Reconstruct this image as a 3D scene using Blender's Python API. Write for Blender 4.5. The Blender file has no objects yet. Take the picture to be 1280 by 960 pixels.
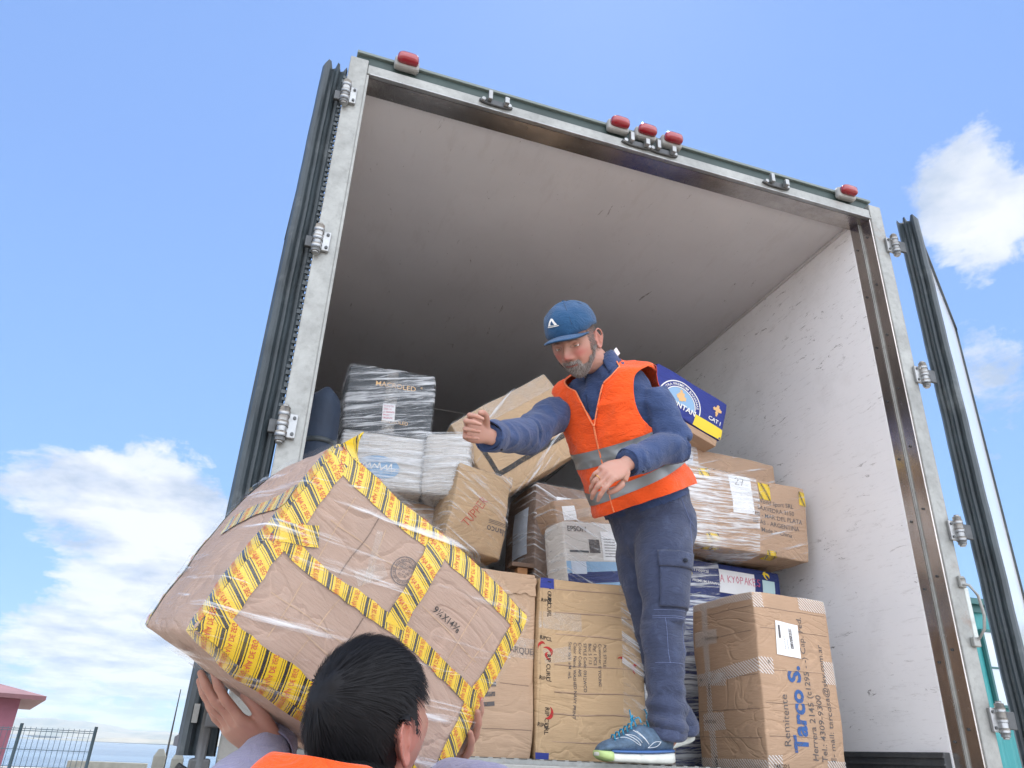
import bpy, bmesh, math, random
from mathutils import Vector, Matrix, Euler, noise
PI = math.pi
R_ = math.radians
scene = bpy.context.scene
C = scene.collection

# ------------------------------------------------------------------ camera
cam_d = bpy.data.cameras.new('camera')
cam = bpy.data.objects.new('camera', cam_d)
C.objects.link(cam)
cam.location = (-0.0474, -2.2509, 0.0004)
cam.rotation_euler = (2.0305127, -0.0406845, -0.3254883)
cam_d.sensor_width = 36.0
cam_d.lens = 36.0 * 946.685 / 1280.0
cam_d.clip_start = 0.05
cam_d.clip_end = 120000
scene.camera = cam
scene.view_settings.view_transform = 'Standard'
scene.view_settings.look = 'None'
scene.view_settings.gamma = 1.0
scene.view_settings.exposure = 0.77
scene.cycles.transparent_max_bounces = 24
scene.cycles.max_bounces = 8
scene.cycles.diffuse_bounces = 4
try:
    scene.cycles.use_denoising = True
except Exception:
    pass

# sun stands behind the truck, so its open back lies in open shade
SUN_EL, SUN_AZ = R_(60), R_(26)          # azimuth measured from +Y towards +X
sun_dir = Vector((math.sin(SUN_AZ) * math.cos(SUN_EL), math.cos(SUN_AZ) * math.cos(SUN_EL), math.sin(SUN_EL)))
sd = bpy.data.lights.new('sun', 'SUN')
sd.energy = 4.6
sd.angle = R_(0.5)
sd.color = (1.0, 0.95, 0.87)
sun = bpy.data.objects.new('sun', sd)
C.objects.link(sun)
sun.rotation_euler = sun_dir.to_track_quat('Z', 'Y').to_euler()


# ------------------------------------------------------------------ node helpers
class NT:
    def __init__(self, tree):
        self.t = tree
        self.n = tree.nodes
        self.l = tree.links

    def new(self, typ, ins=None, **props):
        nd = self.n.new(typ)
        for k, v in props.items():
            setattr(nd, k, v)
        for k, v in (ins or {}).items():
            s = nd.inputs[k]
            if isinstance(v, bpy.types.NodeSocket):
                self.l.new(v, s)
            else:
                s.default_value = v
        return nd

    def math(self, op, a, b=0.0, c=0.0, clamp=False):
        nd = self.new('ShaderNodeMath', {0: a, 1: b, 2: c}, operation=op)
        nd.use_clamp = clamp
        return nd.outputs[0]

    def ramp(self, fac, stops, interp='LINEAR'):
        nd = self.n.new('ShaderNodeValToRGB')
        cr = nd.color_ramp
        cr.interpolation = interp
        while len(cr.elements) > 1:
            cr.elements.remove(cr.elements[-1])
        for i, (p, c) in enumerate(stops):
            c = (c, c, c, 1) if not isinstance(c, (tuple, list)) else (tuple(c) + (1,))[:4]
            e = cr.elements[0] if i == 0 else cr.elements.new(p)
            e.position = p
            e.color = c
        self.l.new(fac, nd.inputs[0])
        return nd.outputs[0]

    def mix(self, f, a, b, blend='MIX'):
        nd = self.n.new('ShaderNodeMix')
        nd.data_type = 'RGBA'
        nd.blend_type = blend
        for s, v in ((nd.inputs[0], f), (nd.inputs[6], a), (nd.inputs[7], b)):
            if isinstance(v, bpy.types.NodeSocket):
                self.l.new(v, s)
            elif isinstance(v, (tuple, list)):
                s.default_value = (tuple(v) + (1,))[:4]
            else:
                s.default_value = v
        return nd.outputs[2]

    def noise(self, vec, scale, detail=4, rough=0.55, dist=0.0):
        nd = self.new('ShaderNodeTexNoise', {'Vector': vec, 'Scale': scale, 'Detail': detail, 'Roughness': rough, 'Distortion': dist})
        return nd.outputs[0]

    def mapping(self, vec, loc=(0, 0, 0), rot=(0, 0, 0), scale=(1, 1, 1)):
        return self.new('ShaderNodeMapping', {'Vector': vec, 'Location': loc, 'Rotation': rot, 'Scale': scale}).outputs[0]


# ------------------------------------------------------------------ world: sky with clouds
world = bpy.data.worlds.new('World')
scene.world = world
world.use_nodes = True
w = NT(world.node_tree)
w.n.clear()
sky = w.new('ShaderNodeTexSky', sky_type='NISHITA', sun_disc=False, sun_elevation=SUN_EL, sun_rotation=SUN_AZ)
sky.altitude = 50
sky.air_density = 1.0
sky.dust_density = 0.15
sky.ozone_density = 1.5
geo = w.new('ShaderNodeTexCoord')
dirv = geo.outputs['Generated']
sep = w.new('ShaderNodeSeparateXYZ', {0: dirv})
zc = w.math('MAXIMUM', sep.outputs[2], 0.0)
den = w.math('ADD', zc, 0.16)
cx = w.math('DIVIDE', sep.outputs[0], den)
cy = w.math('DIVIDE', sep.outputs[1], den)
cz = w.math('MULTIPLY', zc, 2.2)
cv = w.new('ShaderNodeCombineXYZ', {0: cx, 1: cy, 2: cz}).outputs[0]
n1 = w.noise(cv, 1.55, 7, 0.60, 0.25)
n2 = w.noise(w.mapping(cv, loc=(3.1, 1.7, 0.4)), 4.6, 6, 0.62, 0.4)
dn = w.noise(w.mapping(dirv, scale=(1, 1, 1.5)), 11.0, 8, 0.66, 0.3)


def lobe(d, k, amp):
    dp = w.new('ShaderNodeVectorMath', {0: dirv, 1: Vector(d).normalized()}, operation='DOT_PRODUCT').outputs['Value']
    e = w.math('MULTIPLY', w.math('SUBTRACT', dp, 1.0), k)
    return w.math('MULTIPLY', w.math('EXPONENT', e), amp)


cov = None
for d, k, a in [((-.138, .952, .262), 130, .27), ((-.20, .94, .275), 500, .14), ((-.16, .97, .12), 90, .16), ((-.19, .955, .205), 500, -.10),
                ((-.08, .98, .17), 120, .05), ((.668, .477, .572), 420, .25), ((.70, .47, .54), 420, .12), ((.75, .50, .48), 160, -.12),
                ((.728, .534, .430), 500, .26), ((-.28, .92, .262), 600, .14),
                # unseen bright cloud added behind the photographer to light the shaded truck
                ((0.1, -1.0, .55), 2.2, .30), ((.9, -.4, .35), 3.0, .20), ((-.9, -.5, .4), 3.0, .22),
                # deep clear blue overhead and above the truck
                ((.10, .66, .74), 9.0, -.16), ((-.25, .80, .52), 20, -.24), ((-.02, .87, .45), 60, -.12)]:
    t = lobe(d, k, a)
    cov = t if cov is None else w.math('ADD', cov, t)
low = w.math('MULTIPLY', w.math('EXPONENT', w.math('MULTIPLY', zc, -7.0)), 0.115)
cov = w.math('ADD', cov, low)
nn = w.math('ADD', w.math('MULTIPLY', n1, 0.40), w.math('ADD', w.math('MULTIPLY', n2, 0.22), w.math('MULTIPLY', dn, 0.38)))
fld = w.math('ADD', nn, cov)
alpha = w.ramp(fld, [(0.625, 0.0), (0.655, .45), (0.69, .88), (0.76, 1.0)])
hz = w.ramp(zc, [(0.0, 0.6), (0.10, 0.45), (0.35, 0.2), (0.6, 0.0)])
# clouds behind the photographer brightened to fill the shade, those against the sun dimmed
back = w.ramp(w.math('MULTIPLY_ADD', sep.outputs[1], .5, .5), [(.15, 1.35), (.65, .42)])
shade = w.ramp(w.noise(w.mapping(cv, loc=(0.25, 0.35, 0.3)), 2.6, 6, .6), [(0.36, (6.6, 7.9, 10.2)), (0.56, (12.2, 12.6, 13.4))])
shade = w.mix(1.0, shade, back, 'MULTIPLY')
skyc = w.mix(1.0, sky.outputs[0], (.84, .92, 1.08), 'MULTIPLY')
skyc = w.mix(.62, skyc, (1.42, 2.52, 5.2))
skyl = w.mix(hz, skyc, (1.6, 3.4, 5.3))
c1 = w.mix(alpha, skyl, shade)
bg = w.new('ShaderNodeBackground', {'Color': c1, 'Strength': 0.11})
w.new('ShaderNodeOutputWorld', {0: bg.outputs[0]})


# ------------------------------------------------------------------ object helpers
def tag(o, label=None, cat=None, group=None, kind=None):
    if label: o['label'] = label
    if cat: o['category'] = cat
    if group: o['group'] = group
    if kind: o['kind'] = kind
    return o


def thing(name, label, cat, loc=(0, 0, 0), rot=(0, 0, 0), group=None):
    o = bpy.data.objects.new(name, None)
    C.objects.link(o)
    o.empty_display_size = 0.1
    o.location = loc
    o.rotation_euler = rot
    return tag(o, label, cat, group)


def wmat(o):
    m = Matrix.LocRotScale(o.location, o.rotation_euler, o.scale)
    if o.parent:
        m = wmat(o.parent) @ o.matrix_parent_inverse @ m
    return m


def obj(name, bm, mat, parent=None, smooth=False, local=False, label=None):
    """link a bmesh as one mesh object; vertices are in world space unless local (then in the parent's space)"""
    if isinstance(bm, bmesh.types.BMesh):
        me = bpy.data.meshes.new(name)
        bm.to_mesh(me)
        bm.free()
    else:
        me = bm
    mats = mat if isinstance(mat, (list, tuple)) else [mat]
    for m in mats:
        if m is not None:
            me.materials.append(m)
    if smooth:
        me.polygons.foreach_set('use_smooth', [True] * len(me.polygons))
    o = bpy.data.objects.new(name, me)
    C.objects.link(o)
    if parent is not None:
        o.parent = parent
        if not local:
            o.matrix_parent_inverse = wmat(parent).inverted()
    if label: o['label'] = label
    return o


def BM():
    return bmesh.new()


def box(bm, lo, hi, M=None, bev=0.0, mi=0):
    x0, y0, z0 = lo
    x1, y1, z1 = hi
    vs = [bm.verts.new(Vector(p)) for p in ((x0, y0, z0), (x1, y0, z0), (x1, y1, z0), (x0, y1, z0), (x0, y0, z1), (x1, y0, z1), (x1, y1, z1), (x0, y1, z1))]
    fs = [bm.faces.new([vs[i] for i in f]) for f in ((0, 3, 2, 1), (4, 5, 6, 7), (0, 1, 5, 4), (1, 2, 6, 5), (2, 3, 7, 6), (3, 0, 4, 7))]
    for f in fs: f.material_index = mi
    if bev > 0:
        es = list({e for f in fs for e in f.edges})
        r = bmesh.ops.bevel(bm, geom=es, offset=bev, segments=2, affect='EDGES', profile=0.5)
        vs = list({v for v in r['verts']} | {v for v in vs if v.is_valid})
    if M is not None:
        for v in vs:
            if v.is_valid: v.co = M @ v.co
    return bm


def frame(d, up=None):
    d = Vector(d).normalized()
    u = Vector(up) if up is not None else (Vector((0, 0, 1)) if abs(d.z) < 0.9 else Vector((1, 0, 0)))
    a = d.cross(u)
    if a.length < 1e-6: a = d.orthogonal()
    a.normalize()
    b = a.cross(d).normalized()
    return a, b


def tube(bm, pts, rad, n=10, cap=True, mi=0, flat=1.0, up=None):
    """swept round tube; rad a number or list; flat squashes along the second axis"""
    pts = [Vector(p) for p in pts]
    if not isinstance(rad, (list, tuple)): rad = [rad] * len(pts)
    rings = []
    for i, p in enumerate(pts):
        d = (pts[min(i + 1, len(pts) - 1)] - pts[max(i - 1, 0)])
        a, b = frame(d, up)
        rings.append([bm.verts.new(p + a * rad[i] * math.cos(t) + b * rad[i] * flat * math.sin(t)) for t in [2 * PI * k / n for k in range(n)]])
    for i in range(len(rings) - 1):
        for k in range(n):
            f = bm.faces.new((rings[i][k], rings[i][(k + 1) % n], rings[i + 1][(k + 1) % n], rings[i + 1][k]))
            f.material_index = mi
            f.smooth = True
    if cap:
        for r, s in ((rings[0], -1), (rings[-1], 1)):
            f = bm.faces.new(r if s < 0 else r[::-1])
            f.material_index = mi
    return bm


def ring_loft(bm, rings, cap=True, mi=0, closed=True):
    """rings: list of lists of points"""
    vr = [[bm.verts.new(Vector(p)) for p in r] for r in rings]
    n = len(vr[0])
    for i in range(len(vr) - 1):
        for k in range(n if closed else n - 1):
            f = bm.faces.new((vr[i][k], vr[i][(k + 1) % n], vr[i + 1][(k + 1) % n], vr[i + 1][k]))
            f.material_index = mi
            f.smooth = True
    if cap and closed:
        bm.faces.new(vr[0][::-1])
        bm.faces.new(vr[-1])
    return vr


def ellipsoid(bm, c, r, M=None, seg=20, mi=0, fn=None):
    rows = []
    for i in range(seg + 1):
        th = PI * i / seg
        rows.append([])
        for k in range(seg * 2):
            ph = PI * k / seg
            p = Vector((math.sin(th) * math.cos(ph), math.sin(th) * math.sin(ph), math.cos(th)))
            q = Vector((p.x * r[0], p.y * r[1], p.z * r[2]))
            if fn: q = fn(q, p)
            q = q + Vector(c)
            if M is not None: q = M @ q
            rows[-1].append(q)
    top = bm.verts.new(rows[0][0])
    bot = bm.verts.new(rows[-1][0])
    vr = [[bm.verts.new(p) for p in r_] for r_ in rows[1:-1]]
    n = seg * 2
    for k in range(n):
        f = bm.faces.new((top, vr[0][k], vr[0][(k + 1) % n])); f.smooth = True; f.material_index = mi
        f = bm.faces.new((vr[-1][k], bot, vr[-1][(k + 1) % n])); f.smooth = True; f.material_index = mi
    for i in range(len(vr) - 1):
        for k in range(n):
            f = bm.faces.new((vr[i][k], vr[i + 1][k], vr[i + 1][(k + 1) % n], vr[i][(k + 1) % n])); f.smooth = True; f.material_index = mi
    return bm


_tc = {}


def text_geo(s, size=1.0, bold=0.0, align='LEFT', spacing=1.0):
    key = (s, bold, align, spacing)
    if key not in _tc:
        cu = bpy.data.curves.new('lettering', 'FONT')
        cu.body = s
        cu.size = 1.0
        cu.offset = bold
        cu.align_x = align
        cu.space_character = spacing
        cu.resolution_u = 3
        o = bpy.data.objects.new('lettering', cu)
        C.objects.link(o)
        dg = bpy.context.evaluated_depsgraph_get()
        me = bpy.data.meshes.new_from_object(o.evaluated_get(dg))
        vs = [(v.co.x, v.co.y) for v in me.vertices]
        fs = [tuple(p.vertices) for p in me.polygons]
        bpy.data.objects.remove(o)
        bpy.data.meshes.remove(me)
        bpy.data.curves.remove(cu)
        _tc[key] = (vs, fs)
    vs, fs = _tc[key]
    return [(x * size, y * size) for x, y in vs], fs


def strokes_geo(lines, width):
    """handwriting: polylines turned into flat strokes"""
    vs, fs = [], []
    for ln in lines:
        for (x0, y0), (x1, y1) in zip(ln[:-1], ln[1:]):
            dx, dy = x1 - x0, y1 - y0
            L = math.hypot(dx, dy) or 1e-6
            nx, ny = -dy / L * width / 2, dx / L * width / 2
            ex, ey = dx / L * width * .3, dy / L * width * .3
            b = len(vs)
            vs += [(x0 + nx - ex, y0 + ny - ey), (x0 - nx - ex, y0 - ny - ey), (x1 - nx + ex, y1 - ny + ey), (x1 + nx + ex, y1 + ny + ey)]
            fs.append((b, b + 1, b + 2, b + 3))
    return vs, fs


# ------------------------------------------------------------------ materials
M = {}


def pbr(name, color=(.5, .5, .5), rough=.6, metal=0.0, spec=.5, build=None, **kw):
    m = bpy.data.materials.new(name)
    m.use_nodes = True
    t = NT(m.node_tree)
    b = t.n['Principled BSDF']
    b.inputs['Base Color'].default_value = tuple(color) + (1,)
    b.inputs['Roughness'].default_value = rough
    b.inputs['Metallic'].default_value = metal
    b.inputs['Specular IOR Level'].default_value = spec
    for k, v in kw.items():
        b.inputs[k.replace('_', ' ')].default_value = v
    if build: build(t, b)
    M[name] = m
    return m


def ocoord(t):
    return t.new('ShaderNodeTexCoord').outputs['Object']


def bump(t, b, h, strength=.3, dist=.01):
    n = t.new('ShaderNodeBump', {'Height': h, 'Strength': strength, 'Distance': dist})
    t.l.new(n.outputs[0], b.inputs['Normal'])
    return n


def speck(color, amt=.12, scale=8, rough=.6, bstr=.15, bscale=40, dirt=None):
    def f(t, b):
        c = ocoord(t)
        n = t.noise(c, scale, 6, .6)
        lo = tuple(max(0, v * (1 - amt)) for v in color)
        hi = tuple(min(1, v * (1 + amt)) for v in color)
        col = t.ramp(n, [(.3, lo), (.7, hi)])
        if dirt:
            dm = t.ramp(t.noise(c, scale * .6, 8, .7), [(.55, 0.), (.72, dirt[1])])
            col = t.mix(dm, col, dirt[0])
        t.l.new(col, b.inputs['Base Color'])
        bump(t, b, t.noise(c, bscale, 5, .6), bstr, .004)
    return f


def cardboard(name, col, seed=0, wet=.0):
    def f(t, b):
        c = t.mapping(ocoord(t), loc=(seed * 1.37, seed * .71, seed * .33))
        big = t.noise(c, 3.2, 5, .6)
        fine = t.noise(t.mapping(c, scale=(1, 1, 14)), 16, 5, .7)
        lo = tuple(v * .86 for v in col)
        hi = tuple(min(1, v * 1.10) for v in col)
        base = t.ramp(big, [(.28, lo), (.72, hi)])
        base = t.mix(t.ramp(fine, [(.35, .0), (.75, .22)]), base, tuple(v * .78 for v in col))
        # scuffs: pale rubbed patches and dark smudges
        sc = t.ramp(t.noise(t.mapping(c, rot=(.3, .2, .5), scale=(1, 1, 3)), 9, 8, .75), [(.60, .0), (.70, .35)])
        base = t.mix(sc, base, tuple(min(1, v * 1.35 + .03) for v in col))
        dk = t.ramp(t.noise(t.mapping(c, loc=(4, 2, 9)), 6, 8, .7), [(.60, .0), (.78, .45)])
        base = t.mix(dk, base, tuple(v * .55 for v in col))
        # long handling creases, rubbed pale
        wc_ = t.noise(t.mapping(c, rot=(.2, .9, .1), scale=(.8, .8, 1.6)), 4.5, 3, .5, 1.2)
        cz_ = t.math('ABSOLUTE', t.math('SUBTRACT', wc_, .5))
        base = t.mix(t.ramp(cz_, [(.0, .42), (.010, .0)]), base, tuple(min(1, v * 1.3) for v in col))
        t.l.new(base, b.inputs['Base Color'])
        # faint flutes and creases
        wv = t.new('ShaderNodeTexWave', {'Vector': c, 'Scale': 60.0, 'Distortion': 1.2, 'Detail': 2.0}, bands_direction='Z').outputs[1]
        cr = t.noise(t.mapping(c, scale=(1, 1, 5)), 7, 6, .65)
        h = t.math('ADD', t.math('MULTIPLY', wv, .02), t.math('MULTIPLY', cr, .8))
        h = t.math('ADD', h, t.math('MULTIPLY', t.math('MINIMUM', cz_, .05), 9.0))
        bump(t, b, h, .42, .012)
        t.l.new(t.ramp(big, [(.3, .62), (.7, .82)]), b.inputs['Roughness'])
    return pbr(name, col, .75, spec=.3, build=f)


KRAFT = (.43, .285, .185)
cardboard('kraft_board', KRAFT, 1)
cardboard('kraft_pale', (.46, .315, .21), 2)
cardboard('kraft_pink', (.385, .268, .205), 3)
cardboard('kraft_tan', (.48, .33, .19), 4)
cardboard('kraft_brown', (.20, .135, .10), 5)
cardboard('white_board', (.62, .60, .57), 6)
cardboard('charcoal_board', (.075, .085, .095), 7)
cardboard('blue_board', (.035, .05, .24), 8)
cardboard('navy_board', (.03, .045, .16), 9)
def worn(t, b):
    # print rubbed thin in places
    t.l.new(t.ramp(t.noise(ocoord(t), 75, 6, .7), [(.36, .45), (.52, 1.0)]), b.inputs['Alpha'])


pbr('ink_black', (.03, .027, .025), .7, spec=.2, build=worn)
pbr('ink_grey', (.11, .10, .10), .7, spec=.2, build=worn)
pbr('ink_blue', (.035, .10, .28), .6, spec=.3, build=worn)
pbr('ink_red', (.42, .02, .02), .6, spec=.3, build=worn)
pbr('ink_tape_red', (.50, .05, .02), .5, spec=.3, build=worn)
pbr('ink_pink', (.55, .10, .18), .6, spec=.3)
pbr('ink_gold', (.72, .45, .20), .5, spec=.3)
pbr('ink_white', (.78, .78, .76), .5, spec=.3)
pbr('ink_yellow', (.80, .60, .05), .5, spec=.3)
pbr('ink_pale_blue', (.25, .42, .62), .5, spec=.3)
pbr('paper', (.74, .75, .76), .6, build=speck((.74, .75, .76), .05, 20, bstr=.2, bscale=15))
pbr('paper_blue', (.55, .62, .72), .6, build=speck((.55, .62, .72), .06, 20, bstr=.2, bscale=15))
pbr('paper_mint', (.45, .62, .64), .6)


def _metal(base, amt, rust=0.0, sc=(1, 1, 1)):
    def f(t, b):
        c = t.mapping(ocoord(t), scale=sc)
        n = t.noise(c, 5, 8, .7)
        n2 = t.noise(c, 38, 6, .7)
        col = t.ramp(n, [(.3, tuple(v * (1 - amt) for v in base)), (.7, tuple(min(1, v * (1 + amt * .6)) for v in base))])
        col = t.mix(t.ramp(n2, [(.5, .0), (.75, .35)]), col, tuple(v * .5 for v in base))
        if rust:
            col = t.mix(t.ramp(t.noise(t.mapping(c, loc=(3, 7, 1)), 4.5, 9, .75), [(.60, .0), (.72, rust)]), col, (.22, .10, .05))
        t.l.new(col, b.inputs['Base Color'])
        t.l.new(t.ramp(n2, [(.3, b.inputs['Roughness'].default_value * .75), (.7, min(1, b.inputs['Roughness'].default_value * 1.3))]), b.inputs['Roughness'])
        bump(t, b, n2, .25, .002)
    return f


pbr('galvanised', (.31, .315, .30), .45, .35, build=_metal((.31, .315, .30), .32, .5))
pbr('painted_steel', (.56, .60, .58), .5, .15, build=_metal((.56, .60, .58), .12, .3))
pbr('stainless', (.50, .46, .43), .22, .95, build=_metal((.50, .46, .43), .30, .25, (1, 1, .35)))
pbr('hinge_steel', (.38, .385, .385), .34, .8, build=_metal((.38, .385, .385), .35))
pbr('dark_steel', (.10, .105, .11), .5, .5, build=_metal((.10, .105, .11), .3))
pbr('rubber', (.034, .046, .054), .40, spec=.5, build=speck((.034, .046, .054), .35, 6, bstr=.2, bscale=30, dirt=((.17, .19, .195), .6)))
pbr('gutter_green', (.035, .055, .052), .5, spec=.4, build=speck((.035, .055, .052), .3, 5))
pbr('gutter_edge', (.15, .185, .175), .45, spec=.5)


def _panel(t, b):
    c = ocoord(t)
    col = t.ramp(t.noise(c, 1.6, 6, .6), [(.3, (.80, .80, .81)), (.7, (.87, .87, .88))])
    # short dark scuffs left by sliding crates: stretched noise, thresholded
    m = t.mapping(c, rot=(.55, 0, 0), scale=(.6, 1.0, 4.2))
    s1 = t.ramp(t.noise(m, 8.5, 6, .84, .8), [(.60, .0), (.63, .85)])
    keep = t.ramp(t.noise(c, 2.4, 4, .6), [(.42, .0), (.55, 1.)])
    s1 = t.math('MULTIPLY', s1, keep)
    s2 = t.ramp(t.noise(t.mapping(c, rot=(-.4, 0, 0), scale=(1, 1, 8)), 11, 8, .78), [(.56, .0), (.70, .40)])
    cl = t.ramp(t.noise(c, 3.0, 8, .7), [(.52, 0.), (.75, .30)])
    col = t.mix(cl, col, (.50, .49, .48))
    col = t.mix(s2, col, (.40, .38, .37))
    col = t.mix(s1, col, (.10, .085, .08))
    t.l.new(col, b.inputs['Base Color'])
    bump(t, b, t.noise(c, 4, 6, .6), .12, .01)


pbr('wall_panel', (.72, .71, .70), .38, spec=.5, build=_panel)


def _ceil(t, b):
    c = ocoord(t)
    col = t.ramp(t.noise(c, 1.2, 7, .62), [(.3, (.53, .52, .53)), (.7, (.61, .60, .61))])
    s1 = t.ramp(t.noise(t.mapping(c, rot=(0, 0, .5), scale=(3.5, 1.0, 1)), 6.5, 6, .82, .8), [(.64, .0), (.68, .8)])
    s2 = t.ramp(t.noise(t.mapping(c, rot=(0, 0, -.4), scale=(4, 1.0, 1)), 3.1, 9, .78), [(.54, .0), (.66, .25)])
    col = t.mix(s2, col, (.42, .39, .38))
    col = t.mix(s1, col, (.14, .115, .10))
    t.l.new(col, b.inputs['Base Color'])
    bump(t, b, t.noise(c, 2.5, 6, .6), .10, .01)


pbr('ceiling_panel', (.66, .63, .62), .55, spec=.4, build=_ceil)
pbr('door_panel', (.78, .79, .79), .16, spec=.6, build=speck((.78, .79, .79), .05, 3, bstr=.05, bscale=3, dirt=((.5, .5, .5), .25)))
pbr('lens_red', (.27, .006, .016), .12, spec=.6, Coat_Weight=.6, Coat_Roughness=.05)
pbr('lamp_base', (.30, .30, .29), .5, spec=.5, build=speck((.30, .30, .29), .25, 20))


# yellow warning tape: stripes run across the tape, coordinates in metres from the UV map
def _tape(t, b):
    uv = t.new('ShaderNodeUVMap').outputs[0]
    s = t.new('ShaderNodeSeparateXYZ', {0: uv})
    sk = t.math('ADD', s.outputs[0], t.math('MULTIPLY', s.outputs[1], .45))
    ph = t.math('FRACT', t.math('DIVIDE', t.math('ADD', sk, 5.0), TAPE_P))
    Y, K = (.68, .46, .002), (.010, .010, .010)
    col = t.ramp(ph, [(0.0, K), (.15, Y), (.205, K), (.26, Y), (.80, (.10, .07, .01)), (.83, Y), (.90, K), (.93, Y)], 'CONSTANT')
    col = t.mix(t.ramp(t.noise(ocoord(t), 14, 6, .7), [(.50, 0.), (.75, .25)]), col, (.60, .44, .03))
    t.l.new(col, b.inputs['Base Color'])
    bump(t, b, t.noise(t.mapping(ocoord(t), scale=(1, 1, 2)), 26, 5, .7), .5, .004)


TAPE_P = .041
pbr('warning_tape', (.8, .6, .02), .25, spec=.6, build=_tape, Coat_Weight=.3, Coat_Roughness=.1)


def _clear(stripes=0.0, tint=(.80, .80, .78), op=.25, hatch=False, rough=.18):
    def f(t, b):
        b.inputs['Roughness'].default_value = rough
        c = ocoord(t)
        n = t.noise(c, 22, 6, .7)
        a = t.ramp(n, [(.40, op * .5), (.62, op), (.74, min(1, op * 2.4))])
        if hatch:
            uv = t.new('ShaderNodeUVMap').outputs[0]
            s = t.new('ShaderNodeSeparateXYZ', {0: uv})
            ph = t.math('FRACT', t.math('DIVIDE', t.math('ADD', t.math('ADD', s.outputs[0], s.outputs[1]), 9.0), .013))
            ln = t.ramp(ph, [(0.0, .75), (.38, .10)], 'CONSTANT')
            a = t.math('MAXIMUM', a, ln)
        t.l.new(a, b.inputs['Alpha'])
        bump(t, b, t.noise(t.mapping(c, scale=(1, 1, 3)), 18, 6, .7), .8, .006)
    return f


pbr('clear_tape', (.66, .62, .56), .18, spec=.7, build=_clear(op=.30))
pbr('hatched_tape', (.74, .70, .66), .30, spec=.5, build=_clear(op=.16, hatch=True, rough=.3))


def wrap_mat(name, ang, dens=.5, scale=60, seed=0, axis='xz'):
    """stretch film: clear sheet with long taut creases, their glare painted as white streaks"""
    def f(t, b):
        c = t.mapping(ocoord(t), loc=(seed, seed * .7, seed * .3))
        r = t.mapping(c, rot=(0, R_(ang), 0))
        wob = t.noise(r, 5, 3, .5)
        st = t.mapping(r, scale=(.045, .045, 1.0))
        wv = t.new('ShaderNodeVectorMath', {0: st, 1: t.new('ShaderNodeCombineXYZ', {2: t.math('MULTIPLY', wob, .015)}).outputs[0]}, operation='ADD').outputs[0]
        n = t.noise(wv, scale, 4, .72)
        r2 = t.mapping(t.mapping(c, rot=(0, R_(ang + 9), 0)), scale=(.07, .07, 1.0))
        n2 = t.noise(r2, scale * 1.7, 3, .7)
        k = 1 - dens
        a = t.math('MAXIMUM', t.ramp(n, [(.36 + .22 * k, .02), (.47 + .22 * k, .62), (.56 + .22 * k, .90)]), t.ramp(n2, [(.46 + .2 * k, .0), (.60 + .2 * k, .70)]))
        big = t.ramp(t.noise(c, 6, 3, .6), [(.35, .45), (.6, 1.0)])
        a = t.math('MULTIPLY', a, big)
        t.l.new(t.math('ADD', a, .02, clamp=True), b.inputs['Alpha'])
        bump(t, b, n, .8, .006)
    return pbr(name, (.80, .83, .86), .20, spec=.6, build=f)


wrap_mat('film_steep', 12, .50, 60, 1)
wrap_mat('film_flat', 3, .62, 70, 2)
wrap_mat('film_loose', -28, .22, 45, 3)
wrap_mat('film_mid', 8, .40, 60, 4)
wrap_mat('film_sparse', 20, .06, 40, 5)
# ------------------------------------------------------------------ setting
GZ = -1.5


def gz(x, y):
    r = math.hypot(x, y - 6)
    t = min(1, max(0, (r - 45) / 240))
    t = t * t * (3 - 2 * t)
    side = 1.0 if x < 60 else max(0, 1 - (x - 60) / 60)
    return GZ - 34 * t * side


bm = BM()
prev = None
radii = [0.01, 3, 6, 10, 16, 24, 35, 45, 60, 80, 110, 150, 200, 260, 330, 600, 1500, 6000, 30000]
rings = []
for r in radii:
    rings.append([bm.verts.new((r * math.cos(a), 6 + r * math.sin(a), gz(r * math.cos(a), 6 + r * math.sin(a)))) for a in [2 * PI * k / 64 for k in range(64)]])
for i in range(len(rings) - 1):
    for k in range(64):
        bm.faces.new((rings[i][k], rings[i + 1][k], rings[i + 1][(k + 1) % 64], rings[i][(k + 1) % 64]))


def _ground(t, b):
    c = ocoord(t)
    col = t.ramp(t.noise(c, .35, 8, .65), [(.3, (.30, .265, .225)), (.7, (.40, .355, .31))])
    col = t.mix(t.ramp(t.noise(c, 14, 6, .7), [(.45, 0.), (.7, .5)]), col, (.22, .20, .18))
    t.l.new(col, b.inputs['Base Color'])
    bump(t, b, t.noise(c, 22, 6, .7), .5, .02)


pbr('gravel', (.36, .33, .29), .95, build=_ground)
tag(obj('ground', bm, M['gravel'], smooth=True), kind='structure')


def _sea(t, b):
    c = ocoord(t)
    st = t.ramp(t.noise(t.mapping(c, scale=(.25, 1, 1)), .0011, 6, .7), [(.44, (.05, .10, .16)), (.60, (.10, .17, .24))])
    t.l.new(st, b.inputs['Base Color'])
    b.inputs['Roughness'].default_value = .22
    bump(t, b, t.noise(t.mapping(c, scale=(.5, 1, 1)), .09, 8, .75), .8, 2.0)


pbr('sea_water', (.07, .12, .18), .22, spec=.5, build=_sea)
bm = BM()
ws = [bm.verts.new(p) for p in ((-36000, 150, -26), (36000, 150, -26), (36000, 34000, -26), (-36000, 34000, -26))]
bm.faces.new(ws)
tag(obj('sea', bm, M['sea_water']), kind='structure')


def _hill(t, b):
    c = ocoord(t)
    t.l.new(t.ramp(t.noise(c, .0008, 8, .65), [(.35, (.10, .12, .10)), (.65, (.26, .23, .17))]), b.inputs['Base Color'])


pbr('far_hills', (.18, .18, .14), .95, build=_hill)


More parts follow.
